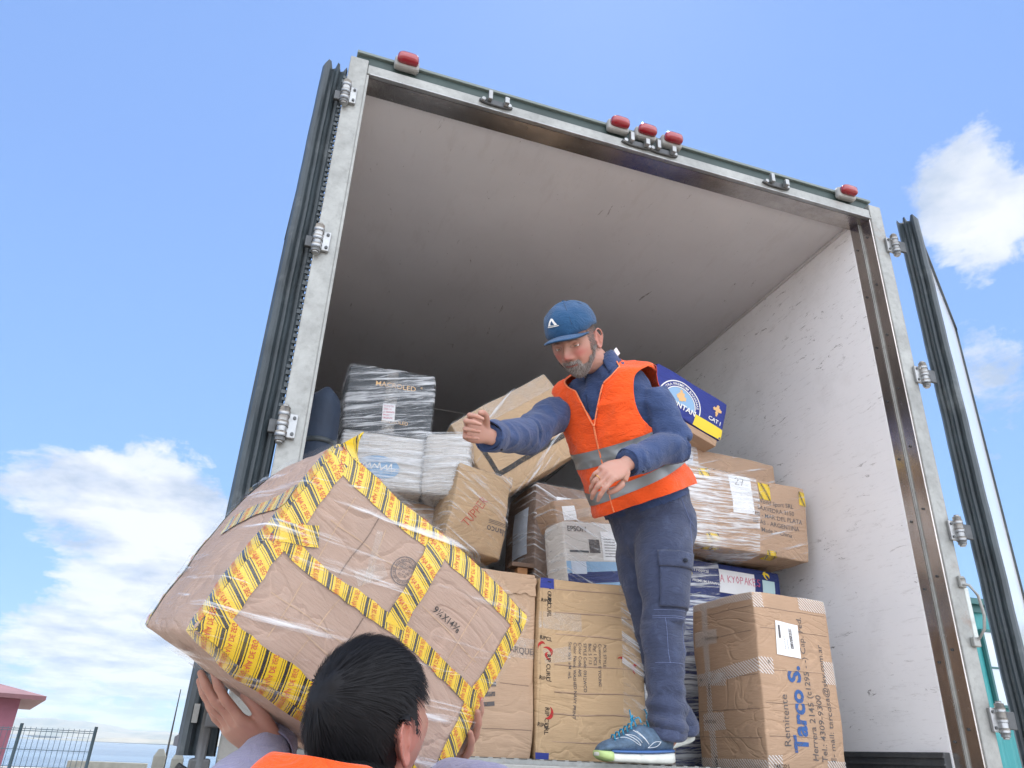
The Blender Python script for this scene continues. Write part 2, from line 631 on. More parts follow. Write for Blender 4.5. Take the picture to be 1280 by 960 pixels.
def hill_range(y0, hs, depth, x0, x1, seed):
    bm = BM()
    nx, ny = 150, 14
    g = []
    for j in range(ny + 1):
        row = []
        for i in range(nx + 1):
            x = x0 + (x1 - x0) * i / nx
            y = y0 + depth * j / ny
            prof = math.sin(PI * min(1, j / ny * .9 + .02)) ** .8
            h = hs * (0.42 + 0.9 * noise.fractal(Vector((x * .00016 + seed, y * .0002, seed)), 1.0, 2.0, 6))
            row.append(bm.verts.new((x, y + 900 * math.sin(x * .0003 + seed), -30 + max(0, h) * prof)))
        g.append(row)
    for j in range(ny):
        for i in range(nx):
            bm.faces.new((g[j][i], g[j][i + 1], g[j + 1][i + 1], g[j + 1][i]))
    tag(obj('hills', bm, M['far_hills'], smooth=True), kind='structure')


hill_range(21000, 900, 9000, -34000, 30000, 3.3)
hill_range(14500, 240, 3500, -30000, 2000, 7.1)

# haze between here and the far shore
def _haze(t, b):
    t.n.remove(b)
    v = t.new('ShaderNodeVolumePrincipled', {'Color': (.72, .86, 1.0, 1), 'Density': HAZE_D, 'Anisotropy': .2})
    t.l.new(v.outputs[0], t.n['Material Output'].inputs['Volume'])


HAZE_D = 2.6e-5
hm = bpy.data.materials.new('haze_air')
hm.use_nodes = True
_haze(NT(hm.node_tree), hm.node_tree.nodes['Principled BSDF'])
M['haze_air'] = hm
bm = BM()
box(bm, (-39000, -400, -60), (39000, 36000, 1150))
tag(obj('haze', bm, hm), kind='stuff')

# ---- teal shed at the right
def _teal(t, b):
    c = ocoord(t)
    col = t.ramp(t.noise(c, .8, 6, .6), [(.3, (.025, .20, .21)), (.7, (.04, .27, .28))])
    t.l.new(col, b.inputs['Base Color'])


pbr('teal_sheet', (.03, .24, .25), .45, spec=.5, build=_teal)
pbr('teal_trim', (.025, .11, .11), .5)
pbr('window_glass', (.45, .52, .58), .06, .0, spec=1.0)
shed = thing('metal_shed', 'teal corrugated metal shed standing beyond the right door of the truck', 'shed', (23, 13, GZ))
bm = BM()
x = 15.2
pts = []
while x < 31:
    pts += [(x, 12.0), (x + .10, 11.96), (x + .16, 11.96), (x + .26, 12.0)]
    x += .30
top = 3.75
lo = [bm.verts.new((a, b_, GZ)) for a, b_ in pts]
hi = [bm.verts.new((a, b_, top)) for a, b_ in pts]
for i in range(len(pts) - 1):
    bm.faces.new((lo[i], lo[i + 1], hi[i + 1], hi[i]))
box(bm, (15.2, 12.03, GZ), (31, 18, top))
obj('wall', bm, M['teal_sheet'], shed)
bm = BM()
box(bm, (15.0, 11.75, top + .002), (31.2, 18.3, top + .14))
box(bm, (15.1, 11.90, top - .16), (31.1, 11.952, top))
rf = obj('roof', bm, M['teal_trim'], shed)
bm = BM()
for (a, b0, c0, d0) in ((16.35, 1.55, 17.35, 3.15), (19.6, 1.4, 21.0, 3.0), (24.0, 1.4, 25.4, 3.0)):
    b1 = BM()
    box(b1, (a, 11.90, b0), (c0, 11.94, d0))
    wn = obj('window', b1, M['window_glass'], shed)
    b1 = BM()
    for lo_, hi_ in (((a - .06, 11.87, b0 - .06), (a, 11.955, d0 + .06)), ((c0, 11.87, b0 - .06), (c0 + .06, 11.955, d0 + .06)), ((a, 11.87, b0 - .06), (c0, 11.955, b0)), ((a, 11.87, d0), (c0, 11.955, d0 + .06)), ((a, 11.88, (b0 + d0) / 2 - .02), (c0, 11.899, (b0 + d0) / 2 + .02))):
        box(b1, lo_, hi_)
    obj('frame', b1, M['teal_trim'], wn)
bm.free()

# ---- pink house at the left
pbr('pink_render', (.22, .085, .12), .8, build=speck((.22, .085, .12), .1, 3, bstr=.25, bscale=30))
pbr('pink_roof', (.15, .065, .075), .55, build=speck((.15, .065, .075), .15, 4))
pbr('white_paint', (.75, .75, .73), .5)
pbr('curtain', (.62, .64, .62), .8)
hs = thing('pink_house', 'pink rendered house with overhanging pale roof beyond the wire fence', 'house', (-8, 18, GZ))
bm = BM()
box(bm, (-12.5, 18.0, GZ), (-4.50, 25.0, .80))
obj('wall', bm, M['pink_render'], hs)
bm = BM()
v = [bm.verts.new(p) for p in ((-12.9, 17.5, .80), (-4.05, 17.5, .72), (-4.05, 25.5, .72), (-12.9, 25.5, .80), (-12.9, 17.5, .92), (-4.05, 17.5, .80), (-4.05, 25.5, .80), (-12.9, 25.5, .92), (-7.2, 20.2, 1.55), (-7.2, 23.0, 1.55), (-10.5, 20.2, 1.6), (-10.5, 23.0, 1.6))]
for f in ((0, 3, 2, 1), (0, 1, 5, 4), (1, 2, 6, 5), (2, 3, 7, 6), (3, 0, 4, 7), (4, 5, 8, 10), (5, 6, 9, 8), (6, 7, 11, 9), (7, 4, 10, 11), (8, 9, 11, 10)):
    bm.faces.new([v[i] for i in f])
obj('roof', bm, M['pink_roof'], hs)
bm = BM()
box(bm, (-5.75, 17.96, -.62), (-4.98, 17.99, .42))
wn = obj('window', bm, M['window_glass'], hs)
bm = BM()
for lo_, hi_ in (((-5.83, 17.93, -.70), (-5.75, 18.0, .50)), ((-4.98, 17.93, -.70), (-4.90, 18.0, .50)), ((-5.75, 17.93, -.70), (-4.98, 18.0, -.62)), ((-5.75, 17.93, .42), (-4.98, 18.0, .50))):
    box(bm, lo_, hi_)
obj('frame', bm, M['white_paint'], wn)
bm = BM()
for s, xx in ((1, -5.74), (-1, -4.99)):
    vs = [bm.verts.new(p) for p in ((xx, 17.955, .41), (xx + s * .36, 17.955, .41), (xx + s * .05, 17.955, -.6), (xx, 17.955, -.6))]
    bm.faces.new(vs)
obj('curtain', bm, M['curtain'], wn)

# the house stands turned a little, so only its near side shows
_piv = Vector((-4.50, 18, 0))
_rm = Matrix.Translation(_piv) @ Matrix.Rotation(R_(13.5), 4, 'Z') @ Matrix.Translation(-_piv)
for o_ in [o_ for o_ in C.objects if o_.parent is hs] + [o_ for o_ in C.objects if o_.parent is wn]:
    o_.data.transform(_rm)

# ---- wire fence
fn = thing('wire_fence', 'dark green welded wire fence between the pink house and the sea', 'fence', (-3.4, 14, GZ))
pbr('fence_green', (.05, .09, .12), .5)
FX0, FX1, FY, FT = -6.6, -2.32, 14.0, .16
for xx in (-6.6, -3.49, -2.32):
    bm = BM()
    tube(bm, [(xx, FY, GZ), (xx, FY, FT + .05)], .028, 8)
    obj('post', bm, M['fence_green'], fn)
bm = BM()
n = int((FX1 - FX0) / .085)
for i in range(n):
    tube(bm, [(FX0 + i * .085 + .03, FY, GZ + .1), (FX0 + i * .085 + .03, FY, FT)], .0045, 4, cap=False)
for k in range(6):
    for dz in ((0,) if k not in (0, 3, 5) else (0, .03)):
        z = GZ + .15 + k * (FT - .06 - GZ - .15) / 5 + dz
        tube(bm, [(FX0, FY - .008, z), (FX1, FY - .008, z)], .006, 4, cap=False)
obj('mesh_panel', bm, M['fence_green'], fn)

pbr('concrete', (.24, .24, .21), .9, build=speck((.24, .24, .21), .2, 6, bstr=.4, bscale=30))
lw = BM()
box(lw, (-3.3, 18.2, GZ), (-1.7, 18.4, -.42), bev=.01)
tag(obj('low_wall', lw, M['concrete']), 'low grey concrete wall just right of the wire fence', 'wall')


def conc_post(x, y, zt, label):
    bm = BM()
    box(bm, (-.075, -.075, 0), (.075, .075, zt - GZ - .09))
    vs = [bm.verts.new(p) for p in ((-.075, -.075, zt - GZ - .089), (.075, -.075, zt - GZ - .089), (.075, .075, zt - GZ - .089), (-.075, .075, zt - GZ - .089), (-.03, -.03, zt - GZ), (.03, -.03, zt - GZ), (.03, .03, zt - GZ), (-.03, .03, zt - GZ))]
    for f in ((0, 1, 5, 4), (1, 2, 6, 5), (2, 3, 7, 6), (3, 0, 4, 7), (4, 5, 6, 7)): bm.faces.new([vs[i] for i in f])
    o = obj('concrete_post', bm, M['concrete'])
    o.location = (x, y, GZ)
    return tag(o, label, 'post', 'concrete posts left of the truck')


conc_post(-.90, 10, -.07, 'grey concrete post with a thin pole rising from behind it')
conc_post(-.67, 10, -.10, 'grey concrete post close to the left truck door')
bm = BM()
tube(bm, [(-.83, 10.12, GZ), (-.83, 10.12, -.1), (-.83, 10.12, .69)], [.018, .014, .006], 8)
tag(obj('thin_pole', bm, M['dark_steel']), 'thin upright metal pole rising above the concrete posts', 'pole')
# ------------------------------------------------------------------ the truck
W, H, L = 2.44, 2.413, 13.2
tk = thing('box_truck', 'white insulated box truck parked with both rear doors swung open', 'truck', (1.22, 0, GZ))
# insulated shell, open at the back
bm = BM()
box(bm, (-.072, .07, -.10), (.012, L, 2.53))
obj('side_wall', bm, M['wall_panel'], tk)
bm = BM()
box(bm, (2.416, .115, -.10), (2.512, L, 2.53))
obj('side_wall', bm, M['wall_panel'], tk)
bm = BM()
box(bm, (.012, .115, 2.438), (2.416, L, 2.53))
obj('ceiling', bm, M['ceiling_panel'], tk)
bm = BM()
box(bm, (.012, L - .08, -.0), (2.416, L, 2.438))
obj('front_wall', bm, M['wall_panel'], tk)
# joints between the lining sheets
for yy in (3.1, 6.2, 9.3):
    bm = BM()
    box(bm, (2.4125, yy, .09), (2.4162, yy + .035, 2.437))
    obj('panel_joint', bm, M['wall_panel'], tk)
    bm = BM()
    box(bm, (.013, yy, 2.4345), (2.412, yy + .035, 2.4383))
    obj('panel_joint', bm, M['ceiling_panel'], tk)
bm = BM()
box(bm, (2.403, .118, 2.425), (2.4158, L - .1, 2.4378), bev=.002)
obj('corner_trim', bm, M['ceiling_panel'], tk)
# floor and rear sill
bm = BM()
box(bm, (.012, .09, -.10), (2.416, L - .08, 0.0))
for i in range(60):
    xx = .03 + i * .04
    box(bm, (xx, .092, .0005), (xx + .014, L - .09, .003))
obj('floor', bm, M['galvanised'], tk)
bm = BM()
box(bm, (-.07, .002, -.16), (2.512, .088, -.012), bev=.004)
box(bm, (-.07, -.010, -.05), (2.512, .0015, -.030), bev=.002)
obj('rear_sill', bm, M['galvanised'], tk)
# kick plate along the foot of the right-hand wall
bm = BM()
box(bm, (2.385, .12, .002), (2.4155, L - .1, .085), bev=.003)
for k in range(3):
    box(bm, (2.378, .12, .014 + k * .026), (2.3855, L - .1, .022 + k * .026))
obj('kick_plate', bm, M['dark_steel'], tk)

# posts and header of the rear frame
bm = BM()
box(bm, (-.072, -.004, -.14), (0.0, .066, 2.484), bev=.004)
box(bm, (-.0005, .000, -.01), (.010, .060, 2.41), bev=.002)
obj('frame_post', bm, M['galvanised'], tk)
bm = BM()
box(bm, (2.442, -.004, -.14), (2.512, .066, 2.497), bev=.004)
obj('frame_post', bm, M['galvanised'], tk)
bm = BM()
box(bm, (.0005, -.001, 2.415), (2.4415, .066, 2.464), bev=.004)
obj('header_beam', bm, M['galvanised'], tk)
bm = BM()
box(bm, (.0105, -.006, 2.408), (2.4395, .014, 2.4145), bev=.002)
obj('header_lip', bm, M['hinge_steel'], tk)
# stainless jambs: two strips with a raised bright seam between
bm = BM()
box(bm, (2.432, .002, 0), (2.4415, .058, 2.4145))
box(bm, (2.419, .066, 0), (2.4245, .114, 2.4345))
j = obj('jamb', bm, M['stainless'], tk)
bm = BM()
box(bm, (2.4245, .0585, 0), (2.436, .0655, 2.4145), bev=.002)
obj('jamb_seam', bm, M['galvanised'], j)
for k in range(9):
    z = .12 + k * .27
    for (px, py) in ((2.4185, .092), (2.4315, .034)):
        bm = BM()
        tube(bm, [(px, py, z + (.04 if py < .05 else 0)), (px - .004, py, z + (.04 if py < .05 else 0))], .0048, 8)
        obj('screw', bm, M['dark_steel'], j)
bm = BM()
box(bm, (.0125, .0155, 2.408), (2.4305, .058, 2.4145))
box(bm, (.0125, .066, 2.418), (2.418, .114, 2.437))
obj('header_soffit', bm, M['stainless'], tk)
# roof gutter strip behind the header
bm = BM()
box(bm, (.002, .022, 2.4655), (2.440, .064, 2.528))
box(bm, (-.045, .024, 2.4985), (.0015, .062, 2.527))
box(bm, (2.4405, .024, 2.4985), (2.47, .062, 2.527))
gt = obj('roof_gutter', bm, M['gutter_green'], tk)
bm = BM()
box(bm, (-.050, .010, 2.5285), (2.475, .075, 2.542), bev=.002)
obj('gutter_rim', bm, M['gutter_edge'], gt)
# roof
bm = BM()
box(bm, (-.072, .076, 2.5305), (2.512, L, 2.55))
obj('roof', bm, M['painted_steel'], tk)


def marker_lamp(x, z):
    bm = BM()
    box(bm, (x - .051, -.016, z - .036), (x + .051, .020, z + .024), bev=.012)
    b = obj('marker_lamp', bm, M['lamp_base'], tk)
    bm = BM()
    rings = []
    for (s, yy) in ((1.0, -.0165), (1.0, -.030), (.93, -.040), (.75, -.047), (.4, -.050), (.05, -.051)):
        r = []
        for k in range(28):
            t = 2 * PI * k / 28
            cxx, czz = math.cos(t), math.sin(t)
            e = .55
            r.append((x + .044 * s * math.copysign(abs(cxx) ** e, cxx), yy, z + .0225 * s * math.copysign(abs(czz) ** e, czz) - .002))
        rings.append(r)
    ring_loft(bm, rings)
    obj('lens', bm, M['lens_red'], b)


for x, z in ((.150, 2.530), (1.098, 2.528), (1.232, 2.530), (1.362, 2.528), (2.314, 2.526)):
    marker_lamp(x, z)


def keeper(x, z=2.444):
    """lock-rod keeper: base plate with two upstanding horns"""
    bm = BM()
    rings = []
    for (s, yy) in ((1, -.0015), (1, -.009), (.85, -.013)):
        rings.append([(x + .055 * math.cos(t) * s + (.018 if math.cos(t) > 0 else -.018), yy, z + .015 * math.sin(t) * s) for t in [2 * PI * k / 24 for k in range(24)]])
    ring_loft(bm, rings)
    k = obj('rod_keeper', bm, M['dark_steel'], tk)
    for lo_, hi_ in (((x - .040, -.034, z - .006), (x - .022, -.0135, z + .042)), ((x + .030, -.040, z - .010), (x + .050, -.0135, z + .022))):
        bm = BM()
        box(bm, lo_, hi_, bev=.003)
        obj('horn', bm, M['hinge_steel'], k)
    for s in (-1, 1):
        bm = BM()
        tube(bm, [(x + s * .056, -.0132, z), (x + s * .056, -.020, z)], .009, 10)
        obj('bolt', bm, M['hinge_steel'], k)


for x in (.535, 1.185, 1.315, 1.905):
    keeper(x)


def hinge(px, z, s):
    """s=-1 left side, +1 right side; barrel outside the post with plate and door strap"""
    bm = BM()
    xx = px + s * .022
    tube(bm, [(xx, -.022, z - .055), (xx, -.022, z + .055)], .016, 14)
    tube(bm, [(xx, -.022, z - .062), (xx, -.022, z - .0555)], .011, 12)
    tube(bm, [(xx, -.022, z + .0555), (xx, -.022, z + .063)], .010, 12)
    for dz in (-.034, 0, .034):
        tube(bm, [(xx, -.022, z + dz - .008), (xx, -.022, z + dz + .008)], .0185, 14)
    x0, x1 = sorted((px - s * .020, xx))
    box(bm, (x0, -.018, z - .040), (x1, -.0045, z + .040), bev=.003)
    h = obj('hinge', bm, M['hinge_steel'], tk)
    bm = BM()
    x0, x1 = sorted((xx + s * .016, xx + s * .06))
    box(bm, (x0, -.026, z - .030) if s > 0 else (x0 + .02, .0, z - .022), (x1, -.014, z + .030) if s > 0 else (x1, .016, z + .022), bev=.003)
    obj('strap', bm, M['dark_steel'], h)
    for dz in (-.026, .026):
        bm = BM()
        tube(bm, [(px - s * .010, -.0185, z + dz), (px - s * .010, -.022, z + dz)], .0055, 8)
        obj('bolt', bm, M['dark_steel'], h)


for z in (2.264, 1.571, .879, .194):
    hinge(-.044, z, -1)
    hinge(2.512, z, 1)

# hook and eyelets on the right-hand post
bm = BM()
tube(bm, [(2.500, -.010, .665), (2.500, -.010, .69)], .015, 10)
pts = [(2.497, -.012, .672), (2.500, -.040, .66), (2.515, -.055, .62), (2.520, -.058, .55), (2.515, -.050, .50), (2.505, -.030, .47), (2.50, -.010, .462)]
tube(bm, pts, .0055, 8)
box(bm, (2.485, -.022, .44), (2.517, -.0045, .475), bev=.004)
box(bm, (2.485, -.018, .655), (2.513, -.0045, .70), bev=.004)
obj('door_hook', bm, M['galvanised'], tk)
bm = BM()
box(bm, (2.5125, -.003, .45), (2.535, .050, .66), bev=.004)
obj('side_bracket', bm, M['painted_steel'], tk)


# ---- doors: slab + extruded rubber seal along the edges
def door(hx, hy, ang, width, zb, zt, s, label):
    """ang: direction (in degrees) the leaf points away from its hinge edge; s=+1 if the inner face looks to -normal side"""
    d = Vector((math.cos(R_(ang)), math.sin(R_(ang)), 0))
    nrm = Vector((math.sin(R_(ang)), -math.cos(R_(ang)), 0)) * s    # towards the inner face
    o = Vector((hx, hy, 0))

    def P(a, b, z): return o + d * a + nrm * b + Vector((0, 0, z))
    bm = BM()

    def pbox(bm, a0, a1, b0, b1, z0, z1, mi=0):
        vs = [bm.verts.new(P(*p)) for p in ((a0, b0, z0), (a1, b0, z0), (a1, b1, z0), (a0, b1, z0), (a0, b0, z1), (a1, b0, z1), (a1, b1, z1), (a0, b1, z1))]
        for f in ((0, 3, 2, 1), (4, 5, 6, 7), (0, 1, 5, 4), (1, 2, 6, 5), (2, 3, 7, 6), (3, 0, 4, 7)):
            ff = bm.faces.new([vs[i] for i in f]); ff.material_index = mi
    pbox(bm, .018, width, 0, .060, zb, zt)
    bmesh.ops.recalc_face_normals(bm, faces=bm.faces)
    dr = obj('door', bm, M['door_panel'], tk, label=label)
    # aluminium edge rail
    bm = BM()
    pbox(bm, .014, width + .006, -.006, -.001, zb - .004, zb + .03)
    pbox(bm, .014, width + .006, -.006, -.001, zt - .03, zt + .004)
    pbox(bm, width + .001, width + .008, -.004, .064, zb - .004, zt + .004)
    pbox(bm, .016, width, .001, .059, zt + .001, zt + .005)
    bmesh.ops.recalc_face_normals(bm, faces=bm.faces)
    obj('edge_rail', bm, M['dark_steel'], dr)
    # seal: a fluted profile extruded up the hinge edge; its fins flare past the slab at top and bottom
    prof = [(.016, -.010), (-.004, -.012), (-.020, -.006), (-.010, .004), (-.006, .014), (-.022, .022), (-.028, .030), (-.012, .036), (-.008, .046), (-.024, .056), (-.030, .066), (-.020, .078), (-.004, .084), (.030, .082), (.055, .074), (.052, .0645), (.016, .0615)]
    bm = BM()
    nz = 40
    rings = []
    for k in range(nz + 1):
        z = zb - .015 + (zt + .02 - zb + .015) * k / nz
        f = 0
        if k >= nz - 1: f = .35 * (k - nz + 2)
        if k <= 1: f = .35 * (2 - k)
        wob = .0010 * math.sin(k * 1.7) + .0012 * math.sin(k * .6)
        rings.append([P(a + wob + (f * .0 if a > -.01 else -f * .006), b + wob * .5, z + (.018 if (k == nz and i % 4 in (1, 2)) else 0)) for i, (a, b) in enumerate(prof)])
    ring_loft(bm, rings)
    bmesh.ops.recalc_face_normals(bm, faces=bm.faces)
    for fc in bm.faces: fc.smooth = False
    obj('door_seal', bm, M['rubber'], dr)
    # thin seal on the other three edges of the inner face
    bm = BM()
    pbox(bm, .056, width - .01, .0615, .072, zt - .022, zt - .004)
    pbox(bm, .056, width - .01, .0625, .082, zb + .004, zb + .035)
    pbox(bm, width - .020, width - .002, .0615, .070, zb + .036, zt - .023)
    bmesh.ops.recalc_face_normals(bm, faces=bm.faces)
    obj('edge_seal', bm, M['rubber'], dr)
    # drain clips at the foot of the seal
    for b in (.012, .050):
        bm = BM()
        pbox(bm, -.024, -.0305, b, b + .014, zb + .06, zb + .105)
        bmesh.ops.recalc_face_normals(bm, faces=bm.faces)
        obj('seal_clip', bm, M['galvanised'], dr)
    return dr, P


dr, P = door(2.655, .030, 35.3, 1.175, -.02, 2.435, 1, 'right rear door leaf swung out past square, white inner face showing')
# scribbled scratches on the inner face of the right-hand door
dl, P = door(-.088, .045, 94.0, 1.175, -.01, 2.40, -1, 'left rear door leaf folded back along the truck side, seen edge on')
# perforated strip between the left post and its door: a piano hinge cover with knuckles
bm = BM()
for k in range(64):
    z = .95 + k * .0225
    a = random.Random(k).uniform(.004, .011)
    box(bm, (-.078 - a, .012, z), (-.0725, .018, z + random.Random(k + 90).uniform(.009, .016)))
box(bm, (-.0715, .013, .2), (-.0725, .017, 2.2))
obj('hinge_strip', bm, M['rubber'], tk)
# lock gear at the foot of the left door and under the sill
bm = BM()
tube(bm, [(-.11, -.02, -.09), (-.11, -.02, .09)], .013, 8)
box(bm, (-.135, -.03, -.09), (-.085, .03, -.03), bev=.006)
box(bm, (-.115, -.035, .04), (-.080, -.005, .075), bev=.004)
tube(bm, [(-.16, .0, -.05), (-.11, -.02, -.075), (-.08, -.02, -.11)], .010, 8)
obj('lock_gear', bm, M['dark_steel'], tk)
# chassis, underride bar, wheels (outside the frame but they carry the truck)
for xx in (.70, 1.66):
    bm = BM()
    box(bm, (xx, .10, -.36), (xx + .08, L + 1.6, -.161))
    obj('chassis_rail', bm, M['dark_steel'], tk)
bm = BM()
box(bm, (.05, .10, -1.0), (2.39, .20, -.86), bev=.01)
for xx in (.71, 1.67):
    box(bm, (xx, .12, -.859), (xx + .06, .18, -.361))
obj('underride_bar', bm, M['dark_steel'], tk)
pbr('tyre_rubber', (.03, .03, .03), .85, build=speck((.03, .03, .03), .3, 10))
for (wx, wy) in ((.0, 2.0), (2.14, 2.0), (.0, 3.2), (2.14, 3.2), (.0, 14.2), (2.14, 14.2)):
    bm = BM()
    prof = [(0, .30), (0, .46), (.03, .50), (.27, .50), (.30, .46), (.30, .30)]
    rings = [[(wx + a, wy + r * math.cos(t), GZ + .5 + r * math.sin(t)) for a, r in prof] for t in [2 * PI * k / 40 for k in range(41)]]
    ring_loft(bm, rings, cap=False)
    wh = obj('wheel', bm, M['tyre_rubber'], tk)
    bm = BM()
    tube(bm, [(wx + .05, wy, GZ + .5), (wx + .25, wy, GZ + .5)], .299, 32)
    obj('rim', bm, M['painted_steel'], wh)
# cab in front of the box
bm = BM()
box(bm, (.05, L + .35, -.75), (2.39, L + 2.4, 1.15), bev=.12)
obj('cab', bm, M['painted_steel'], tk)
# ------------------------------------------------------------------ cartons
class Carton:
    """A carton with slightly bulged, dented sides. Every piece of tape, print and film is laid on the same
    bulged surface. Local space: x across, y depth (front face at -d/2), z up from the bottom."""
    FACES = {  # name: (origin corner fn, a-axis, b-axis, normal)
        'front': ((-1, -1, 0), (1, 0, 0), (0, 0, 1), (0, -1, 0)),
        'back': ((1, 1, 0), (-1, 0, 0), (0, 0, 1), (0, 1, 0)),
        'left': ((-1, 1, 0), (0, -1, 0), (0, 0, 1), (-1, 0, 0)),
        'right': ((1, -1, 0), (0, 1, 0), (0, 0, 1), (1, 0, 0)),
        'top': ((-1, -1, 1), (1, 0, 0), (0, 1, 0), (0, 0, 1)),
        'bottom': ((-1, 1, 0), (1, 0, 0), (0, -1, 0), (0, 0, -1)),
    }

    def __init__(self, label, loc, rot, dim, mat, name='cardboard_box', cat='box', amp=.006, bulge=.012, seed=0, r=.006, group=None, n=12, squash=None):
        self.w, self.d, self.h = dim
        self.amp, self.bulge, self.seed, self.r = amp, bulge, seed, r
        self.squash = squash
        self.root = thing(name, label, cat, loc, tuple(R_(a) for a in rot), group)
        bm = BM()
        for f in self.FACES:
            self._face(bm, f, n)
        bmesh.ops.remove_doubles(bm, verts=bm.verts, dist=.0006)
        self.carton = obj('carton', bm, M[mat], self.root, smooth=True, local=True)

    def D(self, p):
        """surface displacement"""
        w, d, h = self.w / 2, self.d / 2, self.h
        q = Vector((p.x / w, p.y / d, (p.z - h / 2) / (h / 2)))
        s = Vector((self.seed * 7.1, self.seed * 3.3, self.seed * 1.7))
        nv = noise.noise_vector(p * 5.0 + s) * self.amp + noise.noise_vector(p * 16.0 + s) * self.amp * .35
        bx = self.bulge * (1 - min(1, q.y ** 2)) * (1 - min(1, q.z ** 2))
        by = self.bulge * (1 - min(1, q.x ** 2)) * (1 - min(1, q.z ** 2))
        bz = self.bulge * (1 - min(1, q.x ** 2)) * (1 - min(1, q.y ** 2))
        out = Vector((q.x * bx, q.y * by, q.z * bz)) + nv
        # crushed corners and softened edges
        k = (abs(q.x * q.y * q.z)) ** 5
        e = max(abs(q.x * q.y), abs(q.y * q.z), abs(q.x * q.z)) ** 9
        hsh = noise.noise(Vector((round(q.x) * 3.7, round(q.y) * 5.1, round(q.z) * 4.3)) + s) + .45
        out -= Vector((q.x, q.y, q.z * (.6 if q.z > 0 else 0))) * (k * .007 * max(0, hsh))
        out -= Vector((q.x, q.y, 0)) * e * .0014 * (1 + noise.noise(p * 14 + s))
        if self.squash: out += self.squash(p, q)
        return out

    def surf(self, face, a, b, off=0.0):
        o, ax, bx, nm = (Vector(v) for v in self.FACES[face])
        w, d, h, r = self.w, self.d, self.h, self.r
        org = Vector((o.x * w / 2, o.y * d / 2, o.z * h))
        p = org + ax * a + bx * b
        # rounded edges
        lo = Vector((-w / 2 + r, -d / 2 + r, r))
        hi = Vector((w / 2 - r, d / 2 - r, h - r))
        q = Vector((min(max(p.x, lo.x), hi.x), min(max(p.y, lo.y), hi.y), min(max(p.z, lo.z), hi.z)))
        v = p - q
        n = v.normalized() if v.length > 1e-9 else nm
        base = q + n * r
        return base + self.D(base) + n * off

    def dims(self, face):
        return {'front': (self.w, self.h), 'back': (self.w, self.h), 'left': (self.d, self.h), 'right': (self.d, self.h), 'top': (self.w, self.d), 'bottom': (self.w, self.d)}[face]

    def _grid(self, L, n):
        r = self.r
        inner = [r + (L - 2 * r) * i / n for i in range(n + 1)]
        return [0, r * .45] + inner + [L - r * .45, L]

    def _face(self, bm, face, n, off=0.0, region=None, uv=False):
        A, B_ = self.dims(face)
        a0, a1, b0, b1 = region if region else (0, A, 0, B_)
        ga = [x for x in self._grid(A, n) if a0 + 1e-5 < x < a1 - 1e-5]
        gb = [x for x in self._grid(B_, n) if b0 + 1e-5 < x < b1 - 1e-5]
        ga = [a0] + ga + [a1]
        gb = [b0] + gb + [b1]
        g = [[bm.verts.new(self.surf(face, a, b, off)) for a in ga] for b in gb]
        lay = bm.loops.layers.uv.verify() if uv else None
        for j in range(len(gb) - 1):
            for i in range(len(ga) - 1):
                f = bm.faces.new((g[j][i], g[j][i + 1], g[j + 1][i + 1], g[j + 1][i]))
                f.smooth = True
                if lay:
                    for lp, (ii, jj) in zip(f.loops, ((i, j), (i + 1, j), (i + 1, j + 1), (i, j + 1))):
                        lp[lay].uv = (ga[ii], gb[jj])

    def patch(self, name, mat, face, region, off=.0012, rot=0.0, n=14, uvdir='a', label=None, ragged=0.0):
        """a sheet (tape, label) lying on the face; region (a0,a1,b0,b1), rot turns it about its middle"""
        a0, a1, b0, b1 = region
        ca, cb = (a0 + a1) / 2, (b0 + b1) / 2
        na = max(2, int((a1 - a0) / .02) + 1)
        nb = max(2, int((b1 - b0) / .02) + 1)
        A, B_ = self.dims(face)
        bm = BM()
        lay = bm.loops.layers.uv.verify()
        g = []
        rg = random.Random(int(a0 * 1000 + b0 * 317 + self.seed))
        for j in range(nb + 1):
            row = []
            for i in range(na + 1):
                a = a0 + (a1 - a0) * i / na
                b = b0 + (b1 - b0) * j / nb
                if ragged and (i in (0, na) or j in (0, nb)):
                    a += rg.uniform(-ragged, ragged) * (i in (0, na))
                    b += rg.uniform(-ragged, ragged) * (j in (0, nb))
                da, db = a - ca, b - cb
                aa = ca + da * math.cos(rot) - db * math.sin(rot)
                bb = cb + da * math.sin(rot) + db * math.cos(rot)
                aa = min(max(aa, -.0), A)
                bb = min(max(bb, -.0), B_)
                row.append((bm.verts.new(self.surf(face, aa, bb, off)), a, b))
            g.append(row)
        for j in range(nb):
            for i in range(na):
                q = (g[j][i], g[j][i + 1], g[j + 1][i + 1], g[j + 1][i])
                f = bm.faces.new([v[0] for v in q])
                f.smooth = True
                for lp, v in zip(f.loops, q):
                    lp[lay].uv = (v[1], v[2]) if uvdir == 'a' else (v[2], v[1])
        return obj(name, bm, M[mat], self.root, smooth=True, local=True, label=label)

    def ink(self, name, mat, face, geos, off=.0016, clip=None, label=None, parent=None):
        """geos: list of (verts2d, faces, a, b, rot)"""
        bm = BM()
        A, B_ = self.dims(face)
        for vs, fs, a, b, rot in geos:
            c, s = math.cos(rot), math.sin(rot)
            pts = [(a + x * c - y * s, b + x * s + y * c) for x, y in vs]
            bv = [bm.verts.new(self.surf(face, min(max(p[0], 0), A), min(max(p[1], 0), B_), off)) for p in pts]
            for f in fs:
                if clip and not all(clip(*pts[i]) for i in f): continue
                try:
                    bm.faces.new([bv[i] for i in f])
                except ValueError:
                    pass
        lone = [v for v in bm.verts if not v.link_faces]
        bmesh.ops.delete(bm, geom=lone, context='VERTS')
        return obj(name, bm, M[mat], parent or self.root, local=(parent is None), label=label)

